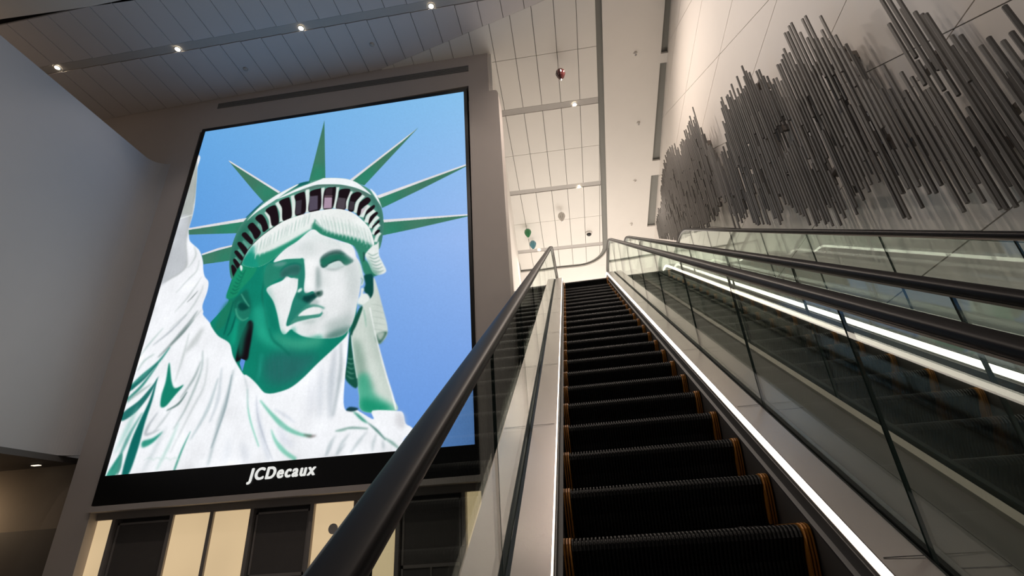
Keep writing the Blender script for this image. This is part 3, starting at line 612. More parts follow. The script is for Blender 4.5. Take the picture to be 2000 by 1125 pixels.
('s',(22,70,60),1.4,0.6,'face',[(1076,1034),(1111,1007),(1169,996),(1224,1015)],(2,5,2)),
('s',(16,66,58),0.9,0.8,'face',[(1107,1067),(1151,1047),(1198,1044),(1231,1071)],(1.5,3,1.5)),
('q',(30,92,80),2.5,0.5,'head',[(824,1081),(861,1054),(913,1044),(942,1057),(937,1083),(890,1083),(851,1100)]),
('s',(240,244,242),1,0.8,'face',[(761,1004),(838,995),(939,1001)],(2,3,2)),
('q',(26,150,126),7,0.5,'head',[(692,1221),(744,1246),(775,1337),(752,1363),(705,1306)]),
('q',(14,112,94),4,0.45,'head',[(739,1166),(780,1250),(833,1342),(865,1393),(829,1380),(780,1309)]),
('s',(14,110,92),1.6,0.35,'head',[(751,1492),(774,1568),(800,1649)],(1,2.4,1)),
('s',(14,110,92),1.6,0.35,'head',[(779,1494),(803,1571),(826,1651)],(1,2.4,1)),
('s',(14,110,92),1.6,0.35,'head',[(808,1497),(833,1573),(852,1653)],(1,2.4,1)),
('s',(14,110,92),1.6,0.35,'head',[(836,1499),(862,1576),(878,1655)],(1,2.4,1)),
('s',(14,110,92),1.6,0.35,'head',[(865,1502),(892,1578),(904,1657)],(1,2.4,1)),
('s',(14,110,92),1.6,0.35,'head',[(893,1504),(921,1581),(930,1659)],(1,2.4,1)),
('s',(150,184,174),0.6,0.7,'hair',[(626,871),(625,907),(625,938)],(0.8,1.6,0.6)),
('s',(150,184,174),0.6,0.7,'hair',[(648,861),(647,898),(647,929)],(0.8,1.6,0.6)),
('s',(150,184,174),0.6,0.7,'hair',[(669,852),(668,889),(669,919)],(0.8,1.6,0.6)),
('s',(150,184,174),0.6,0.7,'hair',[(691,843),(690,879),(690,910)],(0.8,1.6,0.6)),
('s',(150,184,174),0.6,0.7,'hair',[(713,833),(712,870),(712,901)],(0.8,1.6,0.6)),
('s',(150,184,174),0.6,0.7,'hair',[(735,824),(734,861),(734,892)],(0.8,1.6,0.6)),
('s',(150,184,174),0.6,0.7,'hair',[(757,814),(756,851),(755,883)],(0.8,1.6,0.6)),
('s',(150,184,174),0.6,0.7,'hair',[(779,805),(778,842),(777,873)],(0.8,1.6,0.6)),
('s',(150,184,174),0.6,0.7,'hair',[(802,795),(800,833),(799,864)],(0.8,1.6,0.6)),
('s',(150,184,174),0.6,0.7,'hair',[(824,786),(822,823),(821,855)],(0.8,1.6,0.6)),
('s',(150,184,174),0.6,0.7,'hair',[(846,776),(844,814),(843,845)],(0.8,1.6,0.6)),
('s',(150,184,174),0.6,0.7,'hair',[(868,767),(866,804),(865,836)],(0.8,1.6,0.6)),
('s',(150,184,174),0.6,0.7,'hair',[(891,757),(888,795),(887,827)],(0.8,1.6,0.6)),
('s',(150,184,174),0.6,0.7,'hair',[(913,748),(910,785),(909,817)],(0.8,1.6,0.6)),
('s',(150,184,174),0.6,0.7,'hair',[(935,738),(932,776),(931,808)],(0.8,1.6,0.6)),
('s',(150,184,174),0.6,0.7,'hair',[(958,728),(955,766),(953,798)],(0.8,1.6,0.6)),
('s',(150,184,174),0.6,0.7,'hair',[(1036,774),(1053,816),(1064,864)],(0.8,1.6,0.6)),
('s',(150,184,174),0.6,0.7,'hair',[(1060,781),(1077,824),(1088,870)],(0.8,1.6,0.6)),
('s',(150,184,174),0.6,0.7,'hair',[(1085,788),(1101,831),(1111,877)],(0.8,1.6,0.6)),
('s',(150,184,174),0.6,0.7,'hair',[(1109,795),(1126,837),(1135,884)],(0.8,1.6,0.6)),
('s',(150,184,174),0.6,0.7,'hair',[(1134,802),(1150,844),(1158,891)],(0.8,1.6,0.6)),
('s',(150,184,174),0.6,0.7,'hair',[(1158,809),(1174,851),(1181,897)],(0.8,1.6,0.6)),
('s',(150,184,174),0.6,0.7,'hair',[(1182,816),(1198,858),(1204,904)],(0.8,1.6,0.6)),
('s',(150,184,174),0.6,0.7,'hair',[(1206,823),(1221,865),(1227,911)],(0.8,1.6,0.6)),
('s',(150,184,174),0.6,0.7,'hair',[(1230,830),(1245,872),(1250,917)],(0.8,1.6,0.6)),
('s',(150,184,174),0.6,0.7,'hair',[(1255,846),(1270,887),(1274,932)],(0.8,1.6,0.6)),
('s',(150,184,174),0.6,0.7,'hair',[(1279,861),(1294,903),(1297,947)],(0.8,1.6,0.6)),
('s',(150,184,174),0.6,0.7,'hair',[(1304,877),(1318,918),(1320,962)],(0.8,1.6,0.6)),
('s',(150,184,174),0.6,0.7,'hair',[(1328,892),(1342,933),(1344,977)],(0.8,1.6,0.6)),
('s',(150,184,174),0.6,0.7,'hair',[(1352,907),(1366,948),(1367,991)],(0.8,1.6,0.6)),
('s',(150,184,174),0.6,0.7,'hair',[(1376,922),(1390,963),(1389,1006)],(0.8,1.6,0.6)),
('q',(206,224,216),5,0.5,'hair',[(618,940),(713,917),(828,875),(911,851),(969,829),(954,810),(848,843),(731,886),(630,908)]),
('q',(206,224,216),5,0.5,'hair',[(1025,784),(1124,831),(1231,867),(1344,909),(1382,941),(1366,895),(1253,841),(1152,811)]),
('q',(150,172,160),5,0.4,'veil',[(1402,1335),(1440,1418),(1504,1616),(1562,1776),(1530,1728),(1462,1581),(1411,1442)]),
('q',(224,230,224),6,0.5,'veil',[(1384,1491),(1439,1546),(1489,1679),(1523,1758),(1461,1692),(1412,1576)]),
('q',(243,245,249),0.6,1,'=robe',[(-14,182),(25,298),(55,423),(83,547),(92,630),(91,719),(105,764),(124,803),(161,833),(214,874),(256,938),(278,998),(301,1041),(336,1076),(344,1132),(334,1208),(351,1247),(354,1262),(413,1312),(427,1331),(486,1386),(570,1433),(613,1506),(694,1594),(710,1598),(744,1617),(785,1647),(831,1686),(855,1697),(901,1700),(986,1684),(1054,1645),(1133,1580),(1235,1503),(1287,1458),(1296,1422),(1300,1533),(1300,1663),(1304,1772),(1325,1811),(1360,1802),(1473,1858),(1466,1821),(1598,1832),(1631,1844),(1646,1888),(1674,1904),(1685,1923),(1636,1968),(1693,2079),(1413,2142),(-56,2059),(-325,1438),(-343,245)]),
('q',(176,182,178),1.5,1,'robe',[(-14,182),(25,298),(57,435),(90,629),(91,719),(97,799),(137,907),(150,971),(74,1024),(-24,1029),(-39,790),(-40,170)]),
('q',(196,200,206),2.5,0.9,'robe',[(69,648),(99,806),(148,965),(58,1029),(-52,1071),(-55,853),(-5,642)]),
('s',(226,232,228),0.8,1,'robe',[(-4,645),(54,635),(90,629)],(2,3,2)),
('s',(156,166,160),2,1,'robe',[(22,297),(55,434),(75,553)],(3,5,2)),
('s',(200,208,208),1.3,1,'robe',[(232,935),(232,1001),(189,1045),(128,1118)],(1.5,4,1.5)),
('s',(200,208,208),1.3,1,'robe',[(281,1039),(257,1084),(214,1158),(154,1228)],(1.5,4,1.5)),
('s',(200,208,208),1.3,1,'robe',[(305,1089),(295,1150),(248,1237),(148,1320)],(1.5,4,1.5)),
('s',(200,208,208),1.3,1,'robe',[(336,1231),(296,1279),(240,1328)],(1.5,4,1.5)),
('s',(200,208,208),1.3,1,'robe',[(166,842),(197,897),(180,954),(159,976)],(1.5,4,1.5)),
('s',(140,150,150),0.8,1,'robe',[(277,1121),(250,1154),(222,1181)],(1,3,1)),
('s',(150,164,164),1.4,0.9,'robe',[(310,1235),(264,1311),(200,1391),(124,1464)],(2,10,3)),
('s',(120,140,138),1.2,0.9,'robe',[(301,1282),(251,1341),(183,1407)],(1,6,2)),
('s',(40,132,118),1.2,0.9,'robe',[(186,1417),(133,1491),(56,1553),(0,1607)],(2,8,12)),
('s',(24,106,100),1,0.9,'robe',[(133,1491),(71,1562),(-8,1614)],(2,6,10)),
('s',(180,200,196),1.4,0.9,'robe',[(95,1444),(39,1474),(13,1524)],(2,5,2)),
('s',(180,200,196),1.4,0.9,'robe',[(105,1309),(41,1386),(-2,1453)],(2,4,2)),
('s',(176,184,190),1.4,0.9,'robe',[(245,1248),(158,1333),(67,1397)],(2,5,2)),
('s',(40,132,118),1.2,0.9,'robe',[(136,1500),(72,1596),(0,1664)],(2,6,8)),
('q',(24,106,100),1,0.95,'robe',[(163,1561),(139,1601),(78,1670),(1,1720),(6,1760),(77,1726),(135,1650)]),
('q',(150,176,172),1.5,0.8,'robe',[(136,1593),(93,1622),(23,1666),(7,1681),(8,1657),(70,1620)]),
('q',(22,128,106),1,1,'robe',[(207,1497),(216,1591),(212,1656),(224,1709),(257,1711),(299,1663),(337,1617),(288,1629),(255,1594)]),
('q',(16,104,98),1,1,'robe',[(155,1569),(144,1675),(119,1768),(99,1865),(99,2002),(139,1998),(154,1891),(154,1778),(163,1668)]),
('q',(60,150,132),1.2,1,'robe',[(63,1907),(29,1948),(6,2004),(63,1997),(76,1951)]),
('s',(40,132,118),1.5,0.7,'robe',[(121,1729),(81,1819),(56,1914),(30,1977)],(2,8,3)),
('s',(120,190,176),3,0.6,'robe',[(81,1694),(53,1802),(21,1904)],(2,10,2)),
('q',(70,140,128),1.2,1,'robe',[(56,1914),(63,1907),(81,1966),(70,2001),(63,1958)]),
('q',(48,150,130),1.4,1,'robe',[(279,1825),(227,1851),(169,1862),(179,1889),(226,1877),(266,1846)]),
('s',(176,184,190),1.4,0.9,'robe',[(218,1736),(184,1788),(179,1833),(256,1816)],(2,6,2)),
('s',(196,204,206),1.4,0.9,'robe',[(298,1726),(256,1785),(219,1828)],(2,6,2)),
('s',(90,120,116),1,0.9,'robe',[(369,1652),(333,1705),(269,1732)],(2,5,2)),
('s',(190,196,196),3,0.8,'robe',[(373,1335),(337,1403),(297,1453)],(6,16,6)),
('s',(200,208,208),1.4,0.9,'robe',[(289,1354),(289,1461),(277,1596)],(2,5,2)),
('s',(160,176,176),1.4,0.9,'robe',[(411,1506),(392,1588),(336,1682)],(2,6,2)),
('s',(150,170,168),1.4,0.7,'robe',[(407,1454),(426,1558),(389,1717),(340,1821)],(2,5,2)),
('s',(206,212,214),1.4,0.9,'robe',[(450,1492),(467,1627),(420,1751),(353,1925)],(2,6,2)),
('s',(190,204,208),1.4,0.9,'robe',[(544,1601),(520,1743),(457,1874)],(3,8,3)),
('s',(170,186,190),2,0.9,'robe',[(630,1566),(622,1703),(604,1825),(590,1990)],(3,8,3)),
('s',(140,160,166),1,0.8,'robe',[(625,1591),(624,1750),(589,1919)],(2,4,2)),
('s',(206,214,220),1.4,0.9,'robe',[(552,1552),(570,1699),(548,1806)],(3,8,3)),
('s',(60,150,130),1,0.9,'robe',[(446,1836),(420,1915),(402,1999)],(1,4,4)),
('s',(170,210,200),2,0.8,'robe',[(361,1793),(339,1881),(297,1993)],(2,6,3)),
('s',(200,210,214),3,0.9,'robe',[(293,1803),(251,1919),(218,1995)],(2,8,3)),
('s',(190,216,208),1,0.5,'robe',[(210,1945),(237,1936),(273,1953)],(1,3,1)),
('s',(190,216,208),1,0.5,'robe',[(261,1948),(288,1939),(324,1956)],(1,3,1)),
('s',(190,216,208),1,0.5,'robe',[(312,1952),(339,1943),(374,1959)],(1,3,1)),
('s',(190,216,208),1,0.5,'robe',[(363,1955),(390,1946),(425,1962)],(1,3,1)),
('s',(130,206,184),1,0.9,'robe',[(736,1667),(760,1755),(796,1830),(861,1931)],(1,3,2)),
('s',(206,214,218),1.3,0.9,'robe',[(698,1598),(738,1673),(758,1755)],(2,4,2)),
('s',(204,212,224),2.5,0.7,'robe',[(802,1724),(836,1817),(886,1917),(930,1992)],(3,10,4)),
('s',(170,178,192),1,0.6,'robe',[(797,1701),(824,1794),(882,1896),(951,1994)],(1,3,1)),
('s',(116,196,172),1.2,0.9,'robe',[(824,1726),(896,1788),(988,1855),(1080,1893),(1145,1905)],(2,9,4)),
('s',(90,80,76),1.4,0.8,'robe',[(1101,1896),(1138,1906),(1173,1906)],(1,5,1)),
('s',(126,204,180),1.2,0.9,'robe',[(914,1860),(949,1911),(1008,1961),(1076,1997)],(1,8,6)),
('s',(206,212,226),4,0.6,'robe',[(958,1847),(999,1914),(1059,1939)],(4,14,4)),
('s',(196,204,216),1.6,0.6,'robe',[(915,1772),(994,1812),(1043,1842)],(2,5,2)),
('s',(188,196,204),3.5,0.85,'robe',[(1229,1509),(1226,1606),(1226,1723),(1240,1835)],(4,16,6)),
('s',(160,172,178),2,0.8,'robe',[(1256,1487),(1270,1610),(1263,1737),(1253,1830)],(3,8,3)),
('s',(206,212,220),4,0.8,'robe',[(1158,1600),(1167,1718),(1183,1831)],(4,14,4)),
('s',(216,220,228),5,0.7,'robe',[(1113,1644),(1121,1749),(1126,1826)],(4,14,4)),
('s',(150,190,176),1,0.8,'robe',[(1275,1894),(1310,1894),(1334,1892)],(1,4,1)),
('s',(180,190,196),1.6,0.8,'robe',[(1266,1932),(1250,1967),(1233,1996)],(1,6,2)),
('s',(180,190,196),1.6,0.8,'robe',[(1336,1947),(1306,1976),(1287,1995)],(1,6,2)),
('s',(206,212,222),4,0.6,'robe',[(756,1908),(788,1953),(805,1995)],(4,12,4)),
('s',(212,218,226),4,0.5,'robe',[(677,1882),(684,1935),(690,1988)],(4,14,4)),
('s',(110,150,140),1.1,0.9,'robe',[(1271,1894),(1354,1886),(1448,1896)],(1,4,2)),
('q',(24,60,66),0.8,1,None,[(1322,1809),(1340,1795),(1389,1806),(1361,1817)]),
('q',(60,150,126),1.2,1,None,[(1361,1817),(1391,1830),(1436,1863),(1447,1874),(1408,1857)]),
('s',(70,120,110),1,0.9,'robe',[(1446,1871),(1495,1906),(1544,1948)],(1,4,2)),
('s',(90,140,126),1.2,0.7,'robe',[(1539,1941),(1581,1964),(1619,1991)],(2,5,2)),
('q',(206,206,210),3,0.8,None,[(1602,1838),(1631,1851),(1644,1892),(1624,1912),(1595,1881)]),
('s',(186,198,202),1.6,0.8,'robe',[(1449,1903),(1398,1952),(1365,1992)],(1,6,2)),
('s',(186,198,202),1.6,0.8,'robe',[(1356,1907),(1314,1947),(1292,1990)],(1,6,2)),
('s',(186,198,202),1.6,0.8,'robe',[(1496,1917),(1481,1958),(1479,1992)],(1,6,2)),
('s',(186,198,202),1.6,0.8,'robe',[(1282,1909),(1249,1949),(1236,1990)],(1,6,2)),
('s',(186,198,202),1.6,0.8,'robe',[(1530,1947),(1538,1989)],(1,6,2))]
scr = empty('video_screen', ((scr_x0 + scr_x1) / 2, 9.0, scr_z0))
tag(scr, 'giant lit video screen showing a pale green statue head wearing a spiked crown', 'screen')
QL = [(-9.178, 10.386), (-2.063, 10.223), (-2.002, 1.611), (-9.245, 1.64)]     # picture corners (x, z): TL TR BR BL
img = paint(OPS)
lin = np.where(img <= 0.04045, img / 12.92, ((img + 0.055) / 1.055) ** 2.4)
uu, vv = np.meshgrid(np.linspace(0, 1, PW), np.linspace(0, 1, PH))
def qd(i): return (QL[0][i] * (1 - uu) * (1 - vv) + QL[1][i] * uu * (1 - vv) + QL[2][i] * uu * vv + QL[3][i] * (1 - uu) * vv)
co = np.stack([qd(0), np.full(uu.shape, 8.985), qd(1)], -1).reshape(-1, 3)
idx = np.arange(PW * PH).reshape(PH, PW)
fc_ = np.stack([idx[:-1, :-1], idx[1:, :-1], idx[1:, 1:], idx[:-1, 1:]], -1).reshape(-1, 4)
me = bpy.data.meshes.new('picture'); me.vertices.add(len(co)); me.vertices.foreach_set('co', co.ravel())
me.loops.add(fc_.size); me.loops.foreach_set('vertex_index', fc_.ravel().astype(np.int32))
me.polygons.add(len(fc_)); me.polygons.foreach_set('loop_start', np.arange(0, fc_.size, 4, dtype=np.int32)); me.update(calc_edges=True)
ca = me.color_attributes.new('picture_colour', 'FLOAT_COLOR', 'POINT')
ca.data.foreach_set('color', np.concatenate([lin.reshape(-1, 3), np.ones((PW * PH, 1))], 1).astype(np.float32).ravel())
pm = bpy.data.materials.new('screen_picture'); pm.use_nodes = True; nt = pm.node_tree; nt.nodes.clear()
at = nt.nodes.new('ShaderNodeVertexColor'); at.layer_name = 'picture_colour'
em = nt.nodes.new('ShaderNodeEmission'); em.inputs[1].default_value = 1.0; ou = nt.nodes.new('ShaderNodeOutputMaterial')
nt.links.new(at.outputs['Color'], em.inputs[0]); nt.links.new(em.outputs[0], ou.inputs[0]); me.materials.append(pm)
po = bpy.data.objects.new('picture', me); COL.objects.link(po); po.parent = scr; po.matrix_parent_inverse = scr.matrix_world.inverted()
fr = MB()
QO = [(-9.275, 10.479), (-1.982, 10.312), (-1.926, 1.116), (-9.348, 1.115)]
for i in range(4):
    j = (i + 1) % 4
    fr.prism([(QO[i][0], 8.97, QO[i][1]), (QO[j][0], 8.97, QO[j][1]), (QL[j][0], 8.97, QL[j][1]), (QL[i][0], 8.97, QL[i][1])], (0, 0.1, 0))
fr.prism([(x, 8.99, z) for x, z in QO], (0, 0.08, 0))
fr.obj('bezel', BLACK, scr)
tc_ = bpy.data.curves.new('lettering', 'FONT'); tc_.body = 'JCDecaux'; tc_.size = 0.285; tc_.shear = 0.16; tc_.extrude = 0.004; tc_.space_character = 1.22
to = bpy.data.objects.new('lettering_curve', tc_); COL.objects.link(to)
bpy.context.view_layer.update(); tme = bpy.data.meshes.new_from_object(to.evaluated_get(bpy.context.evaluated_depsgraph_get())); bpy.data.objects.remove(to)
_b = bmesh.new(); _b.from_mesh(tme); _src = _b.verts[:] + _b.edges[:] + _b.faces[:]
for dx, dy in ((0.014, 0.0), (-0.014, 0.0), (0.007, 0.009), (-0.007, -0.009), (0.008, -0.007), (-0.008, 0.007)):
    _n = bmesh.ops.duplicate(_b, geom=_src)['geom']
    for v in _n:
        if isinstance(v, bmesh.types.BMVert): v.co.x += dx; v.co.y += dy
_b.to_mesh(tme); _b.free()
tme.materials.clear(); tme.materials.append(emis('lettering_white', (0.83, 0.83, 0.80), 0.95))
tw = max(v.co.x for v in tme.vertices); TX0, TX1, TZ = -6.205, -4.915, 1.335
for v in tme.vertices:
    x, yy = v.co.x, v.co.y
    v.co = Vector((TX0 + x * (TX1 - TX0) / tw, 8.955 - v.co.z, TZ + yy * 1.0))
lo = bpy.data.objects.new('lettering', tme); COL.objects.link(lo); lo.parent = scr; lo.matrix_parent_inverse = scr.matrix_world.inverted()
lo['label'] = 'white slanted lettering below the picture'
# vent grille over the screen
vg = empty('vent_grille', (-5.45, 9.0, 11.1)); tag(vg, 'long grey louvred vent strip above the giant screen', 'vent')
vq = [(-9.02, 11.20, 11.39), (-1.925, 10.94, 11.152)]
f_ = MB()
def vz(x, t): a = (x - vq[0][0]) / (vq[1][0] - vq[0][0]); return vq[0][1] + a * (vq[1][1] - vq[0][1]) + t * (vq[0][2] - vq[0][1] + a * ((vq[1][2] - vq[1][1]) - (vq[0][2] - vq[0][1])))
f_.prism([(x, 8.99, vz(x, t)) for x, t in ((-9.02, 0), (-1.925, 0), (-1.925, 1), (-9.02, 1))], (0, 0.02, 0)); f_.obj('frame', VENTM, vg)
for t in (0.12, 0.37, 0.62, 0.87):
    MB().prism([(x, 8.975, vz(x, t + d)) for x, d in ((-9.0, -.05), (-1.94, -.05), (-1.94, .05), (-9.0, .05))], (0, 0.02, 0)).obj('louvre', VENTM, vg)

# ================================================================== STOREFRONT under the ledge
sf = empty('storefront', (-5.7, 9.25, FZ)); tag(sf, 'dark framed shopfront with glowing cream panels beneath the giant screen', 'shopfront')
box('back_panel', (-9.6, 9.34, FZ), (-1.92, 9.42, 1.0), DARKPAN, sf)
box('header', (-9.6, 9.16, 0.87), (-1.92, 9.34, 1.0), DARKMET, sf)
for a, b, lit in ((-9.36, -9.04, 1), (-8.92, -7.84, 0), (-7.74, -7.03, 1), (-6.93, -6.25, 1), (-6.12, -5.09, 0), (-4.97, -4.27, 1), (-4.16, -3.50, 1), (-3.36, -2.33, 0), (-2.21, -1.95, 1)):
    if lit: box('lit_panel', (a, 9.20, FZ + 0.1), (b, 9.33, 0.865), LITPAN, sf)
    else:
        d_ = box('door_panel', (a, 9.24, FZ + 0.02), (b, 9.33, 0.80), DARKPAN, sf)
        g_ = MB()
        for q in ((a, FZ + .02, a + .035, .80), (b - .035, FZ + .02, b, .80), (a, .765, b, .80), (a, -.24, b, -.19), ((a + b) / 2 - .012, FZ + .02, (a + b) / 2 + .012, -.24)):
            g_.box((q[0], 9.225, q[1]), (q[2], 9.25, q[3]))
        g_.obj('door_frame', DARKMET, d_)
for x in (-9.41, -8.98, -7.79, -6.98, -6.185, -5.03, -4.215, -3.43, -2.27):
    box('mullion', (x - 0.035, 9.17, FZ), (x + 0.035, 9.34, 0.87), DARKMET, sf)
kb = MB().lathe([(0, 0), (0.075, 0), (0.085, 0.012), (0.085, 0.03), (0, 0.03)], (0, 0, 0), 20)
ko = kb.obj('round_disc', TRACK, None); ko.rotation_euler = (math.pi / 2, 0, 0); ko.location = (-4.60, 9.20, 0.44); ko.parent = sf; ko.matrix_parent_inverse = sf.matrix_world.inverted(); ko['label'] = 'round grey disc on a glowing panel'

# ================================================================== ESCALATORS
INC = math.radians(33); CI, SI = math.cos(INC), math.sin(INC)
NREF = -1.217
def refpath():
    P = lambda t: (CI * t - SI * NREF, SI * t + CI * NREF)
    (yb, zb), (yt, zt) = P(-0.9), P(12.05); pts = []
    def arc_(c, r, a0, a1, n): return [(c[0] + r * math.cos(a0 + (a1 - a0) * i / n), c[1] + r * math.sin(a0 + (a1 - a0) * i / n)) for i in range(n + 1)]
    r = 1.1
    cb = (yb - SI * r, zb + CI * r); ct = (yt + SI * r, zt - CI * r)
    bot = arc_(cb, r, -math.pi / 2, -math.pi / 2 + INC, 6); top = arc_(ct, r, math.pi / 2 + INC, math.pi / 2, 6)
    return [(bot[0][0] - 0.9, bot[0][1])] + bot + [P(t) for t in (1.5, 3.5, 6, 9)] + top + [(top[-1][0] + 0.95, top[-1][1])]
RP = refpath()
def offs(d, pts=None):
    pts = pts or RP; out = []
    for i, (y, z) in enumerate(pts):
        a = pts[max(i - 1, 0)]; b = pts[min(i + 1, len(pts) - 1)]; L = math.hypot(b[0] - a[0], b[1] - a[1])
        out.append((y - (b[1] - a[1]) / L * d, z + (b[0] - a[0]) / L * d))
    return out
def sweep(name, prof, m, parent, closed=True, smooth=False):
    """prof: list of (x, d), d measured square to the path above the deck level"""
    n = len(prof); V = []; F = []; cols = [offs(d) for x, d in prof]
    for i in range(len(RP)):
        for k, (x, d) in enumerate(prof): V.append((x, *cols[k][i]))
    for i in range(len(RP) - 1):
        for k in range(n if closed else n - 1):
            l = (k + 1) % n; F.append((i * n + k, i * n + l, (i + 1) * n + l, (i + 1) * n + k))
    if closed: F += [tuple(range(n)), tuple(range((len(RP) - 1) * n, len(RP) * n))]
    return mesh_obj(name, V, F, m, parent, smooth=smooth)
def handrail(x, parent, d=0.787):
    c = offs(d); r = 0.34
    e1 = c[-1]; e0 = c[0]
    end1 = [(e1[0] + r * math.sin(a), e1[1] - r + r * math.cos(a)) for a in [math.pi * i / 12 for i in range(1, 13)]]
    end0 = [(e0[0] - r * math.sin(a), e0[1] - r + r * math.cos(a)) for a in [math.pi * i / 12 for i in range(12, 0, -1)]]
    path = end0 + c + end1
    w, h = 0.043, 0.022; prof = [(w * math.copysign(abs(math.cos(a)) ** 0.6, math.cos(a)), h * math.copysign(abs(math.sin(a)) ** 0.7, math.sin(a))) for a in [2 * math.pi * i / 16 + 0.1 for i in range(16)]]
    gd = [(-0.017, -0.035), (0.017, -0.035), (0.030, -0.021), (-0.030, -0.021)]
    def loft(name, pr, m, par, smooth):
        n = len(pr); V = []; F = []
        for i, (y, z) in enumerate(path):
            a = path[max(i - 1, 0)]; b = path[min(i + 1, len(path) - 1)]; L = math.hypot(b[0] - a[0], b[1] - a[1]); ny, nz = -(b[1] - a[1]) / L, (b[0] - a[0]) / L
            V += [(x + px, y + ny * pd, z + nz * pd) for px, pd in pr]
        for i in range(len(path) - 1):
            F += [(i * n + k, i * n + (k + 1) % n, (i + 1) * n + (k + 1) % n, (i + 1) * n + k) for k in range(n)]
        F += [tuple(range(n)), tuple(range((len(path) - 1) * n, len(path) * n))]
        return mesh_obj(name, V, F, m, par, smooth=smooth)
    hr = loft('handrail', prof, RUBBER, parent, True)
    loft('handrail_guide', gd, STEELD, hr, False)
def interp(pts, y):
    for (a, b), (c, d) in zip(pts[:-1], pts[1:]):
        if a <= y <= c: return b + (d - b) * (y - a) / (c - a)
    return pts[0][1] if y < pts[0][0] else pts[-1][1]
def glass_side(x, parent):
    lo_, hi_ = offs(-0.01), offs(0.752)
    ys_ = [-2.0 + 0] + [2.02 + 1.163 * k for k in range(-2, 9)] + [12.35]
    for a, b in zip(ys_[:-1], ys_[1:]):
        a += 0.006; b -= 0.006; n = 8
        yy = [a + (b - a) * i / n for i in range(n + 1)]
        poly = [(y, interp(lo_, y)) for y in yy] + [(y, interp(hi_, y)) for y in reversed(yy)]
        k = len(poly); V = [(x - 0.006, y, z) for y, z in poly] + [(x + 0.006, y, z) for y, z in poly]
        F = [tuple(range(k)), tuple(range(2 * k - 1, k - 1, -1))] + [(i, (i + 1) % k, k + (i + 1) % k, k + i) for i in range(k)]
        mesh_obj('glass_panel', V, F, [GLASS, GEDGE], parent, mi=[0, 0] + [1] * k)
def step_meshes(w):
    n = int(w / 0.017); pit = w / n
    prof = [(0.45, 0.0), (0.12, 0.0), (0.05, -0.001), (0.020, -0.008), (0.006, -0.025), (0.0, -0.050), (0.022, -0.085), (0.050, -0.135), (0.075, -0.232)]
    nrm = [(0, 1), (0, 1), (-.1, 1), (-.5, .85), (-.9, .4), (-1, 0), (-.9, -.3), (-1, 0), (-1, 0)]
    V = []; F = []; k = len(prof); xs = []
    for i in range(n): xs += [(i * pit, 0), (i * pit + pit * .18, 1), (i * pit + pit * .55, 1), (i * pit + pit * .73, 0)]
    xs.append((w, 0))
    for x, u in xs:
        V += [(x, p[0] + q[0] * (0.011 * u - 0.011), p[1] + q[1] * (0.011 * u - 0.011)) for p, q in zip(prof, nrm)]
    for i in range(len(xs) - 1): F += [(i * k + j, (i + 1) * k + j, (i + 1) * k + j + 1, i * k + j + 1) for j in range(k - 1)]
    o = mesh_obj('step', V, F, STEPM); me = o.data; bpy.data.objects.remove(o)
    b = MB()
    for dx in (0.0, 0.013, 0.026):
        pr = [(0.366, 0.003), (0.05, 0.003), (0.016, -0.004), (0.0, -0.02), (-0.004, -0.055), (0.006, -0.12), (0.040, -0.232)]
        pl_ = [(dx, y, z) for y, z in pr] + [(dx, 0.06, -0.232), (dx, 0.366, -0.03)]
        b.prism(pl_, (0.007, 0, 0))
    o = b.obj('border', YELLOW); bme = o.data; bpy.data.objects.remove(o)
    return me, bme
SY, SZ, DY, DZ = 2.487, 0.0115, 0.3665, 0.238
def steps(parent, x0, x1):
    me, bme = step_meshes(x1 - x0 - 0.07)
    for k in range(-6, 23):
        loc = Vector((x0 + 0.035, SY + DY * k, SZ + DZ * k))
        if k >= 22: loc.z = LZ - 0.01
        s_ = share('step', me, parent, loc - parent.location)
        share('yellow_border', bme, s_, (x1 - x0 - 0.07 + 0.0005, 0, 0)); share('yellow_border', bme, s_, (-0.034, 0, 0))
def seams(parent, xa, xb, d, m=JOINT):
    # fine joints across the deck plates
    for k in range(-1, 9):
        y = 3.17 + 1.163 * k; t = (y + SI * (NREF + d)) / CI
        q = lambda tt, dd: (CI * tt - SI * (NREF + dd), SI * tt + CI * (NREF + dd))
        a, b = q(t, d + .001), q(t + .004, d + .001)
        MB().prism([(xa, *a), (xb, *a), (xb, *b), (xa, *b)], (0, 0, 0.0006)).obj('seam', m, parent)

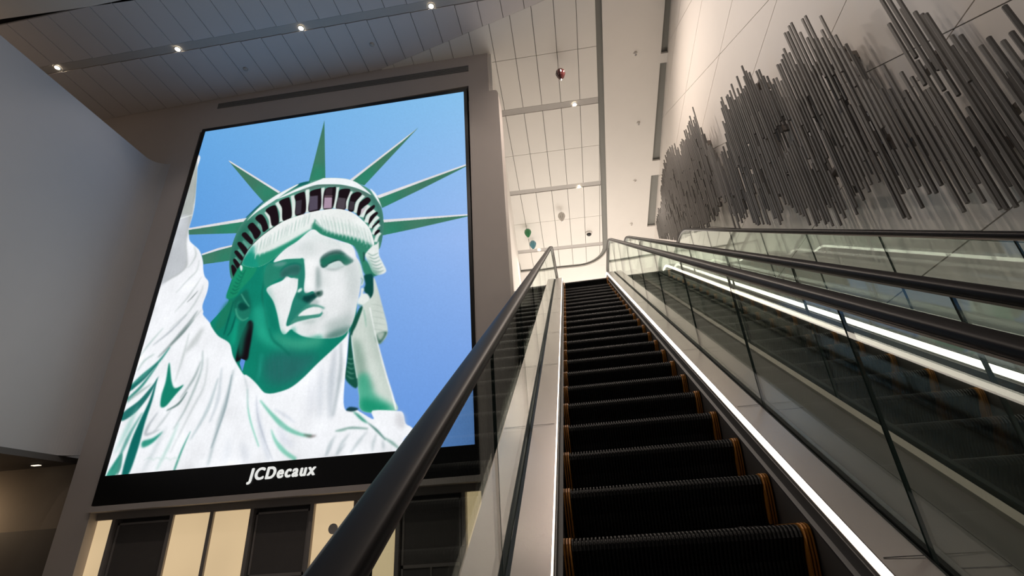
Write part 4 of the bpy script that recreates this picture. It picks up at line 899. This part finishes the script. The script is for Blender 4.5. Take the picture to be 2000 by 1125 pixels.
# --- near escalator
e1 = empty('escalator', (0.33, 0, FZ)); tag(e1, 'near escalator with black ribbed steps, glowing strips and both glass sides', 'escalator')
XL, XR = -0.195, 0.865
steps(e1, -0.175, 0.850)
for side, xs_, sg in (('l', XL, -1), ('r', XR, 1)):
    sweep('skirt', [(xs_ - sg * .008, -0.04), (xs_ - sg * .008, -0.55), (xs_ + sg * .01, -0.55), (xs_ + sg * .01, -0.04)], SKIRT, e1)
    sweep('skirt_brush', [(xs_ - sg * .008, -0.10), (xs_ - sg * .026, -0.105), (xs_ - sg * .026, -0.115), (xs_ - sg * .008, -0.13)], GASKET, e1)
    sweep('light_strip', [(xs_, -0.022), (xs_, 0.027), (xs_ + sg * .012, 0.027), (xs_ + sg * .012, -0.022)], LED, e1)
    sweep('skirt_trim', [(xs_ - sg * .004, -0.040), (xs_ - sg * .002, -0.023), (xs_ + sg * .012, -0.023), (xs_ + sg * .012, -0.040)], STEELD, e1)
    g = XR + .165 if sg > 0 else XL - .172
    dk = sweep('inner_deck', [(xs_ - sg * .001, 0.034), (xs_ - sg * .001, 0.028), (g - sg * .028, 0.010), (g - sg * .028, 0.030)], STEEL, e1)
    seams(dk, min(xs_ + sg * .012, g - sg * .03), max(xs_ + sg * .012, g - sg * .03), 0.0345)
    sweep('glass_channel', [(g - sg * .028, 0.028), (g - sg * .028, -0.06), (g + sg * .024, -0.06), (g + sg * .024, 0.012), (g + sg * .009, 0.012), (g + sg * .009, -0.02), (g - sg * .009, -0.02), (g - sg * .009, 0.018)], GASKET, e1)
    glass_side(g, e1); handrail(g, e1)
GL, GR = XL - .172, XR + .165
od = sweep('outer_deck', [(GL - .024, 0.012), (GL - .024, -0.02), (-.535, -0.02), (-.535, 0.004)], STEEL, e1)
seams(od, -.53, GL - .026, 0.0125)
sweep('cladding', [(-.535, 0.0), (-.535, -1.15), (-.505, -1.15), (-.505, 0.0)], CLAD, e1)
sweep('underside', [(-.50, -.75), (-.50, -.72), (1.04, -.72), (1.04, -.75)], CLAD, e1)
sweep('outer_trim', [(GR + .024, 0.016), (GR + .024, -0.01), (GR + .05, -0.01), (GR + .05, 0.012)], STEEL, e1)
cd = sweep('outer_deck', [(GR + .024, 0.0), (GR + .024, -0.02), (1.235, -0.02), (1.235, 0.0)], STEELD, e1); seams(cd, GR + .026, 1.234, 0.0005)
# --- far escalator
e2 = empty('escalator', (1.98, 0, FZ)); tag(e2, 'second escalator beyond the near one, beside the tube covered right wall', 'escalator')
G2, G3 = 1.44, 2.765
steps(e2, 1.50, 2.475)
sweep('outer_deck', [(1.238, 0.0), (1.238, -0.02), (G2 - .026, -0.02), (G2 - .026, 0.0)], STEELD, e2)
sweep('base_rail', [(G2 - .045, 0.022), (G2 - .045, -0.04), (G2 - .008, -0.04), (G2 - .008, 0.03)], mat('rail_beige', (0.34, 0.31, 0.26), 0.4, 0.3, noise=0.04), e2)
sweep('inner_deck', [(G2 + .03, 0.034), (G2 + .03, 0.028), (1.486, 0.028), (1.486, 0.034)], STEPM, e2)
sweep('glass_channel', [(G2 - .008, -0.01), (G2 - .008, -0.05), (G2 + .03, -0.05), (G2 + .03, 0.0)], GASKET, e2)
for xs_, sg in ((1.485, -1), (2.49, 1)):
    sweep('skirt', [(xs_ - sg * .008, -0.04), (xs_ - sg * .008, -0.55), (xs_ + sg * .01, -0.55), (xs_ + sg * .01, -0.04)], SKIRT, e2)
    sweep('light_strip', [(xs_, -0.022), (xs_, 0.027), (xs_ + sg * .012, 0.027), (xs_ + sg * .012, -0.022)], LED, e2)
sweep('strip_cover', [(1.462, 0.034), (1.462, -0.03), (1.471, -0.03), (1.471, 0.034)], STEPM, e2)
dk2 = sweep('inner_deck', [(2.489, 0.034), (2.489, 0.028), (G3 - .028, 0.010), (G3 - .028, 0.030)], STEEL, e2); seams(dk2, 2.502, G3 - .03, 0.0345)
sweep('glass_channel', [(G3 - .028, 0.028), (G3 - .028, -0.06), (G3 + .024, -0.06), (G3 + .024, 0.012), (G3 + .009, 0.012), (G3 + .009, -0.02), (G3 - .009, -0.02), (G3 - .009, 0.018)], GASKET, e2)
sweep('outer_deck', [(G3 + .024, 0.0), (G3 + .024, -0.02), (3.05, -0.02), (3.05, 0.0)], STEELD, e2)
sweep('underside', [(1.06, -.75), (1.06, -.72), (3.02, -.72), (3.02, -.75)], CLAD, e2)
for g in (G2, G3): glass_side(g, e2); handrail(g, e2)

# ================================================================== WALL SCULPTURE of hexagonal tubes
ws = empty('wall_sculpture', (3.1, 8.5, 5.0)); tag(ws, 'sweeping wall sculpture of grey hexagonal metal tubes on the right wall', 'sculpture')
TOP = [(1.4, 2.3), (2.0, 2.55), (2.45, 2.80), (2.78, 2.84), (2.86, 3.12), (2.96, 3.5), (3.05, 3.95), (3.24, 3.98), (3.27, 3.45), (3.40, 3.42), (3.55, 3.44), (3.66, 3.42), (3.78, 3.66), (3.82, 4.5), (3.87, 4.6), (4.2, 5.06), (4.49, 5.2), (4.76, 5.1), (5.0, 5.12), (5.14, 5.24), (5.26, 5.45), (5.56, 5.72), (5.72, 6.12), (6.07, 6.22), (6.36, 6.38), (6.84, 6.55), (7.06, 6.42), (7.10, 5.9), (7.8, 6.28), (7.95, 6.6), (8.2, 7.1), (8.22, 7.8), (8.78, 7.93), (9.3, 8.1), (9.87, 8.26), (10.16, 8.57), (10.8, 9.0), (11.5, 9.28), (12.7, 9.26), (13.5, 9.22), (14.6, 9.2)]
BOT = [(1.4, 0.9), (2.2, 1.2), (3.19, 1.75), (3.40, 1.9), (3.57, 2.04), (3.65, 2.15), (3.95, 2.2), (4.06, 2.22), (4.2, 2.75), (4.48, 2.71), (4.8, 2.75), (5.1, 2.84), (5.54, 3.19), (5.86, 3.68), (6.31, 3.67), (7.1, 4.2), (7.92, 4.75), (8.02, 5.2), (8.15, 5.39), (8.6, 5.37), (9.1, 5.46), (12.2, 7.0), (14.86, 8.7)]
def hexmesh(r, L):
    v = []; 
    for z in (0, L): v += [(r * math.cos(math.pi / 3 * i), r * math.sin(math.pi / 3 * i), z) for i in range(6)]
    return v, [(i, (i + 1) % 6, 6 + (i + 1) % 6, 6 + i) for i in range(6)] + [tuple(range(5, -1, -1)), tuple(range(6, 12))]
TR = 0.0160
lens = [0.5 + 0.1 * i for i in range(30)]; tmesh = {}
def tube_mesh(L):
    key = min(range(30), key=lambda i: abs(lens[i] - L))
    if key not in tmesh:
        v, f = hexmesh(TR, lens[key]); o = mesh_obj('tube', v, f, TUBEM); tmesh[key] = o.data; bpy.data.objects.remove(o)
    return tmesh[key], lens[key]
tubes = []; y = 1.45
while y < 14.7:
    for layer, offw, dy, keep in ((0, 0.31, 0.0, 1.0), (1, 0.24, 0.032, 0.75), (2, 0.17, 0.016, 0.5)):
        if rnd.random() > keep: continue
        yy = y + dy + rnd.uniform(-.008, .008); zt, zb = interp(TOP, yy), interp(BOT, yy)
        if 7.12 < yy < 7.8: zt = min(zt, 6.0)
        tot = zt - zb
        if tot < 0.3: continue
        jt = rnd.choice((0.0, 0.05, 0.12, 0.22, 0.36)) if layer == 0 else rnd.uniform(0.08, 0.30) + 0.22 * layer
        z1 = zt - min(jt, tot * .3); z0 = zb + min((rnd.choice((0.0, 0.0, 0.1, 0.22)) if layer == 0 else rnd.uniform(0.0, 0.3) + 0.12 * layer), tot * .3)
        spans = [(z0, 4.16), (4.56, z1)] if 5.2 < yy < 5.58 else [(z0, z1)]
        for z0, z1 in spans:
            while z1 - z0 > 0.3:
                L = min(rnd.uniform(0.6, 2.0), z1 - z0)
                if z1 - z0 - L < 0.4: L = z1 - z0
                tubes.append((yy, z1 - L, L, offw)); z1 -= L + rnd.choice((0.03, 0.08, 0.2, 0.45))
                yy = yy + rnd.uniform(-.012, .012)
    y += 0.064
tubes.sort(key=lambda q: q[0] * 1.0 + (3 if q[0] < 2.3 else 0) + (0.30 - q[3]) * 6)
rest = MB()
for i, (y, z, L, offw) in enumerate(tubes):
    if i < 300:
        m_, LL = tube_mesh(L); share('tube', m_, ws, Vector((wx_(y) - offw, y, z + L - LL)) - ws.location)
    else:
        v, f = hexmesh(TR, L); rest.add([(a + wx_(y) - offw, b + y, c + z) for a, b, c in v], f)
tag(rest.obj('tube', TUBEM, ws), kind='stuff')
# brackets carrying the tubes
yb_ = 2.0
while yb_ < 14.4:
    if 6.9 < yb_ < 8.7: yb_ += 0.42; continue
    zt, zb = interp(TOP, yb_), interp(BOT, yb_); k = max(1, int((zt - zb) / 0.85))
    for i in range(k):
        z = zb + (zt - zb) * (i + .6) / (k + .2)
        MB().box((wx_(yb_) - 0.21, yb_ - 0.13, z - 0.018), (wx_(yb_) - 0.14, yb_ + 0.13, z + 0.018)).box((wx_(yb_) - 0.16, yb_ - 0.02, z - 0.05), (wx_(yb_), yb_ + 0.02, z + 0.05)).obj('bracket', BRACK, ws)
    yb_ += 0.42

# ================================================================== CEILING FITTINGS, ORNAMENTS
def downlight(x, y, zf, label, group):
    z = zf(x, y); t = empty('downlight', (x, y, z)); tag(t, label, 'downlight', group)
    MB().lathe([(0.055, 0.0), (0.085, -0.004), (0.085, -0.012), (0.06, -0.016), (0.055, 0.0)], (x, y, z), 18).obj('trim_ring', PANELM, t, True)
    MB().lathe([(0, -0.006), (0.054, -0.006), (0.054, 0.02), (0, 0.02)], (x, y, z), 18).obj('lamp', LAMP, t)
for (x, y), w in zip(((-12.287, 7.25), (-9.005, 7.378), (-5.746, 7.452), (-2.478, 7.528)), ('leftmost of four glowing downlights along the flat ceiling track', 'second from left of four downlights along the flat ceiling track', 'third from left of four downlights along the flat ceiling track', 'rightmost and brightest of four downlights along the flat ceiling track')):
    downlight(x, y, flat, w, 'downlights in the flat ceiling')
for (x, y), w in zip(((0.729, 10.916), (0.673, 14.172), (-1.076, 17.316)), ('nearest downlight in the sloping ceiling below the red balloon', 'middle downlight in the sloping ceiling above the clear balloon', 'farthest downlight in the sloping ceiling beside the blue balloon')):
    downlight(x, y, cz, w, 'downlights in the sloping ceiling')
for (x, y), w in zip(((2.40, 9.628), (2.562, 11.857), (2.532, 14.195), (2.471, 16.354)), ('nearest small white sprinkler on the plaster ceiling strip', 'second nearest small white sprinkler on the plaster ceiling strip', 'third small white sprinkler on the plaster ceiling strip', 'farthest small white sprinkler on the plaster ceiling strip')):
    t = empty('sprinkler', (x, y, cz(x, y))); tag(t, w, 'sprinkler', 'sprinklers on the plaster strip')
    MB().lathe([(0, 0.0), (0.055, 0.0), (0.05, -0.02), (0.02, -0.03), (0.018, -0.06), (0, -0.06)], (x, y, cz(x, y)), 14).obj('rosette', PLASTER, t, True)
    MB().lathe([(0, -0.06), (0.03, -0.06), (0.03, -0.066), (0, -0.066)], (x, y, cz(x, y)), 10).obj('deflector', CHROME, t)
for (x, y), w in (((-7.75, 8.25), 'left small grey detector on the flat ceiling above the screen'), ((-4.25, 8.22), 'right small grey detector on the flat ceiling above the screen')):
    t = MB().lathe([(0, 0), (0.06, 0), (0.055, -0.025), (0.03, -0.04), (0, -0.04)], (x, y, H), 14).obj('detector', TRACK, None, True); tag(t, w, 'detector', 'detectors on the flat ceiling')
# dome camera
dc = empty('dome_camera', (0.898, 16.618, cz(0.898, 16.618))); tag(dc, 'small dark dome security camera on the sloping ceiling', 'camera')
MB().lathe([(0, 0), (0.13, 0), (0.13, -0.03), (0.10, -0.05), (0, -0.05)], dc.location, 20).obj('housing', PLASTER, dc, True)
MB().lathe([(0.095, -0.05), (0.085, -0.09), (0.055, -0.12), (0, -0.135)], dc.location, 20).obj('dome', mat('dome_smoke', (0.02, 0.02, 0.022), 0.08, noise=0.02), dc, True)
# hanging balloon ornaments
def balloon(p, color, label, rough=0.12):
    x, y, z = p; t = empty('balloon_ornament', (x, y, z - 0.19)); tag(t, label, 'ornament', 'hanging balloon ornaments')
    b = MB(); n = 12; prof = [(0.004, 0.19), (0.07, 0.178), (0.112, 0.13), (0.128, 0.07), (0.122, 0.01), (0.095, -0.06), (0.055, -0.125), (0.022, -0.17), (0.004, -0.19)]
    k = len(prof); V = []; F = []
    for i in range(n * 2):
        a = math.pi * i / n; g = 1.0 if i % 2 == 0 else 0.90
        V += [(x + r * g * math.cos(a), y + r * g * math.sin(a), z + h) for r, h in prof]
    for i in range(n * 2):
        j = (i + 1) % (2 * n); F += [(i * k + q, j * k + q, j * k + q + 1, i * k + q + 1) for q in range(k - 1)]
    m_ = mat('balloon_' + label.split()[0], color, rough, 0.25, noise=0.1, spec=0.8, coat=0.5)
    b.add(V, F).obj('envelope', m_, t)
    MB().lathe([(0.004, 0.18), (0.004, cz(x, y) - z), (0.0, cz(x, y) - z)], (x, y, z), 6).obj('wire', CHROME, t)
    MB().lathe([(0, -0.20), (0.018, -0.195), (0.018, -0.175), (0, -0.172)], (x, y, z), 8).obj('tip', CHROME, t)
balloon((0.405, 9.62, 10.95), (0.045, 0.008, 0.008), 'dark red balloon ornament hanging nearest, from the sloping ceiling')
balloon((-0.037, 15.10, 10.21), (0.55, 0.52, 0.48), 'clear silvery balloon ornament hanging from the sloping ceiling')
balloon((-1.335, 15.80, 10.18), (0.01, 0.22, 0.07), 'green balloon ornament hanging just above the blue one')
balloon((-1.245, 16.55, 10.11), (0.07, 0.26, 0.34), 'teal blue balloon ornament hanging just below the green one')
# corridor downlight
t = empty('downlight', (-10.87, 8.97, 1.98)); tag(t, 'small rectangular downlight in the dark corridor soffit at far left', 'downlight')
MB().box((-10.97, 8.92, 1.965), (-10.77, 9.02, 1.98)).obj('trim_ring', DARKMET, t); MB().box((-10.95, 8.935, 1.955), (-10.79, 9.005, 1.97)).obj('lamp', emis('corridor_lamp', (1, .85, .65), 1.6), t)
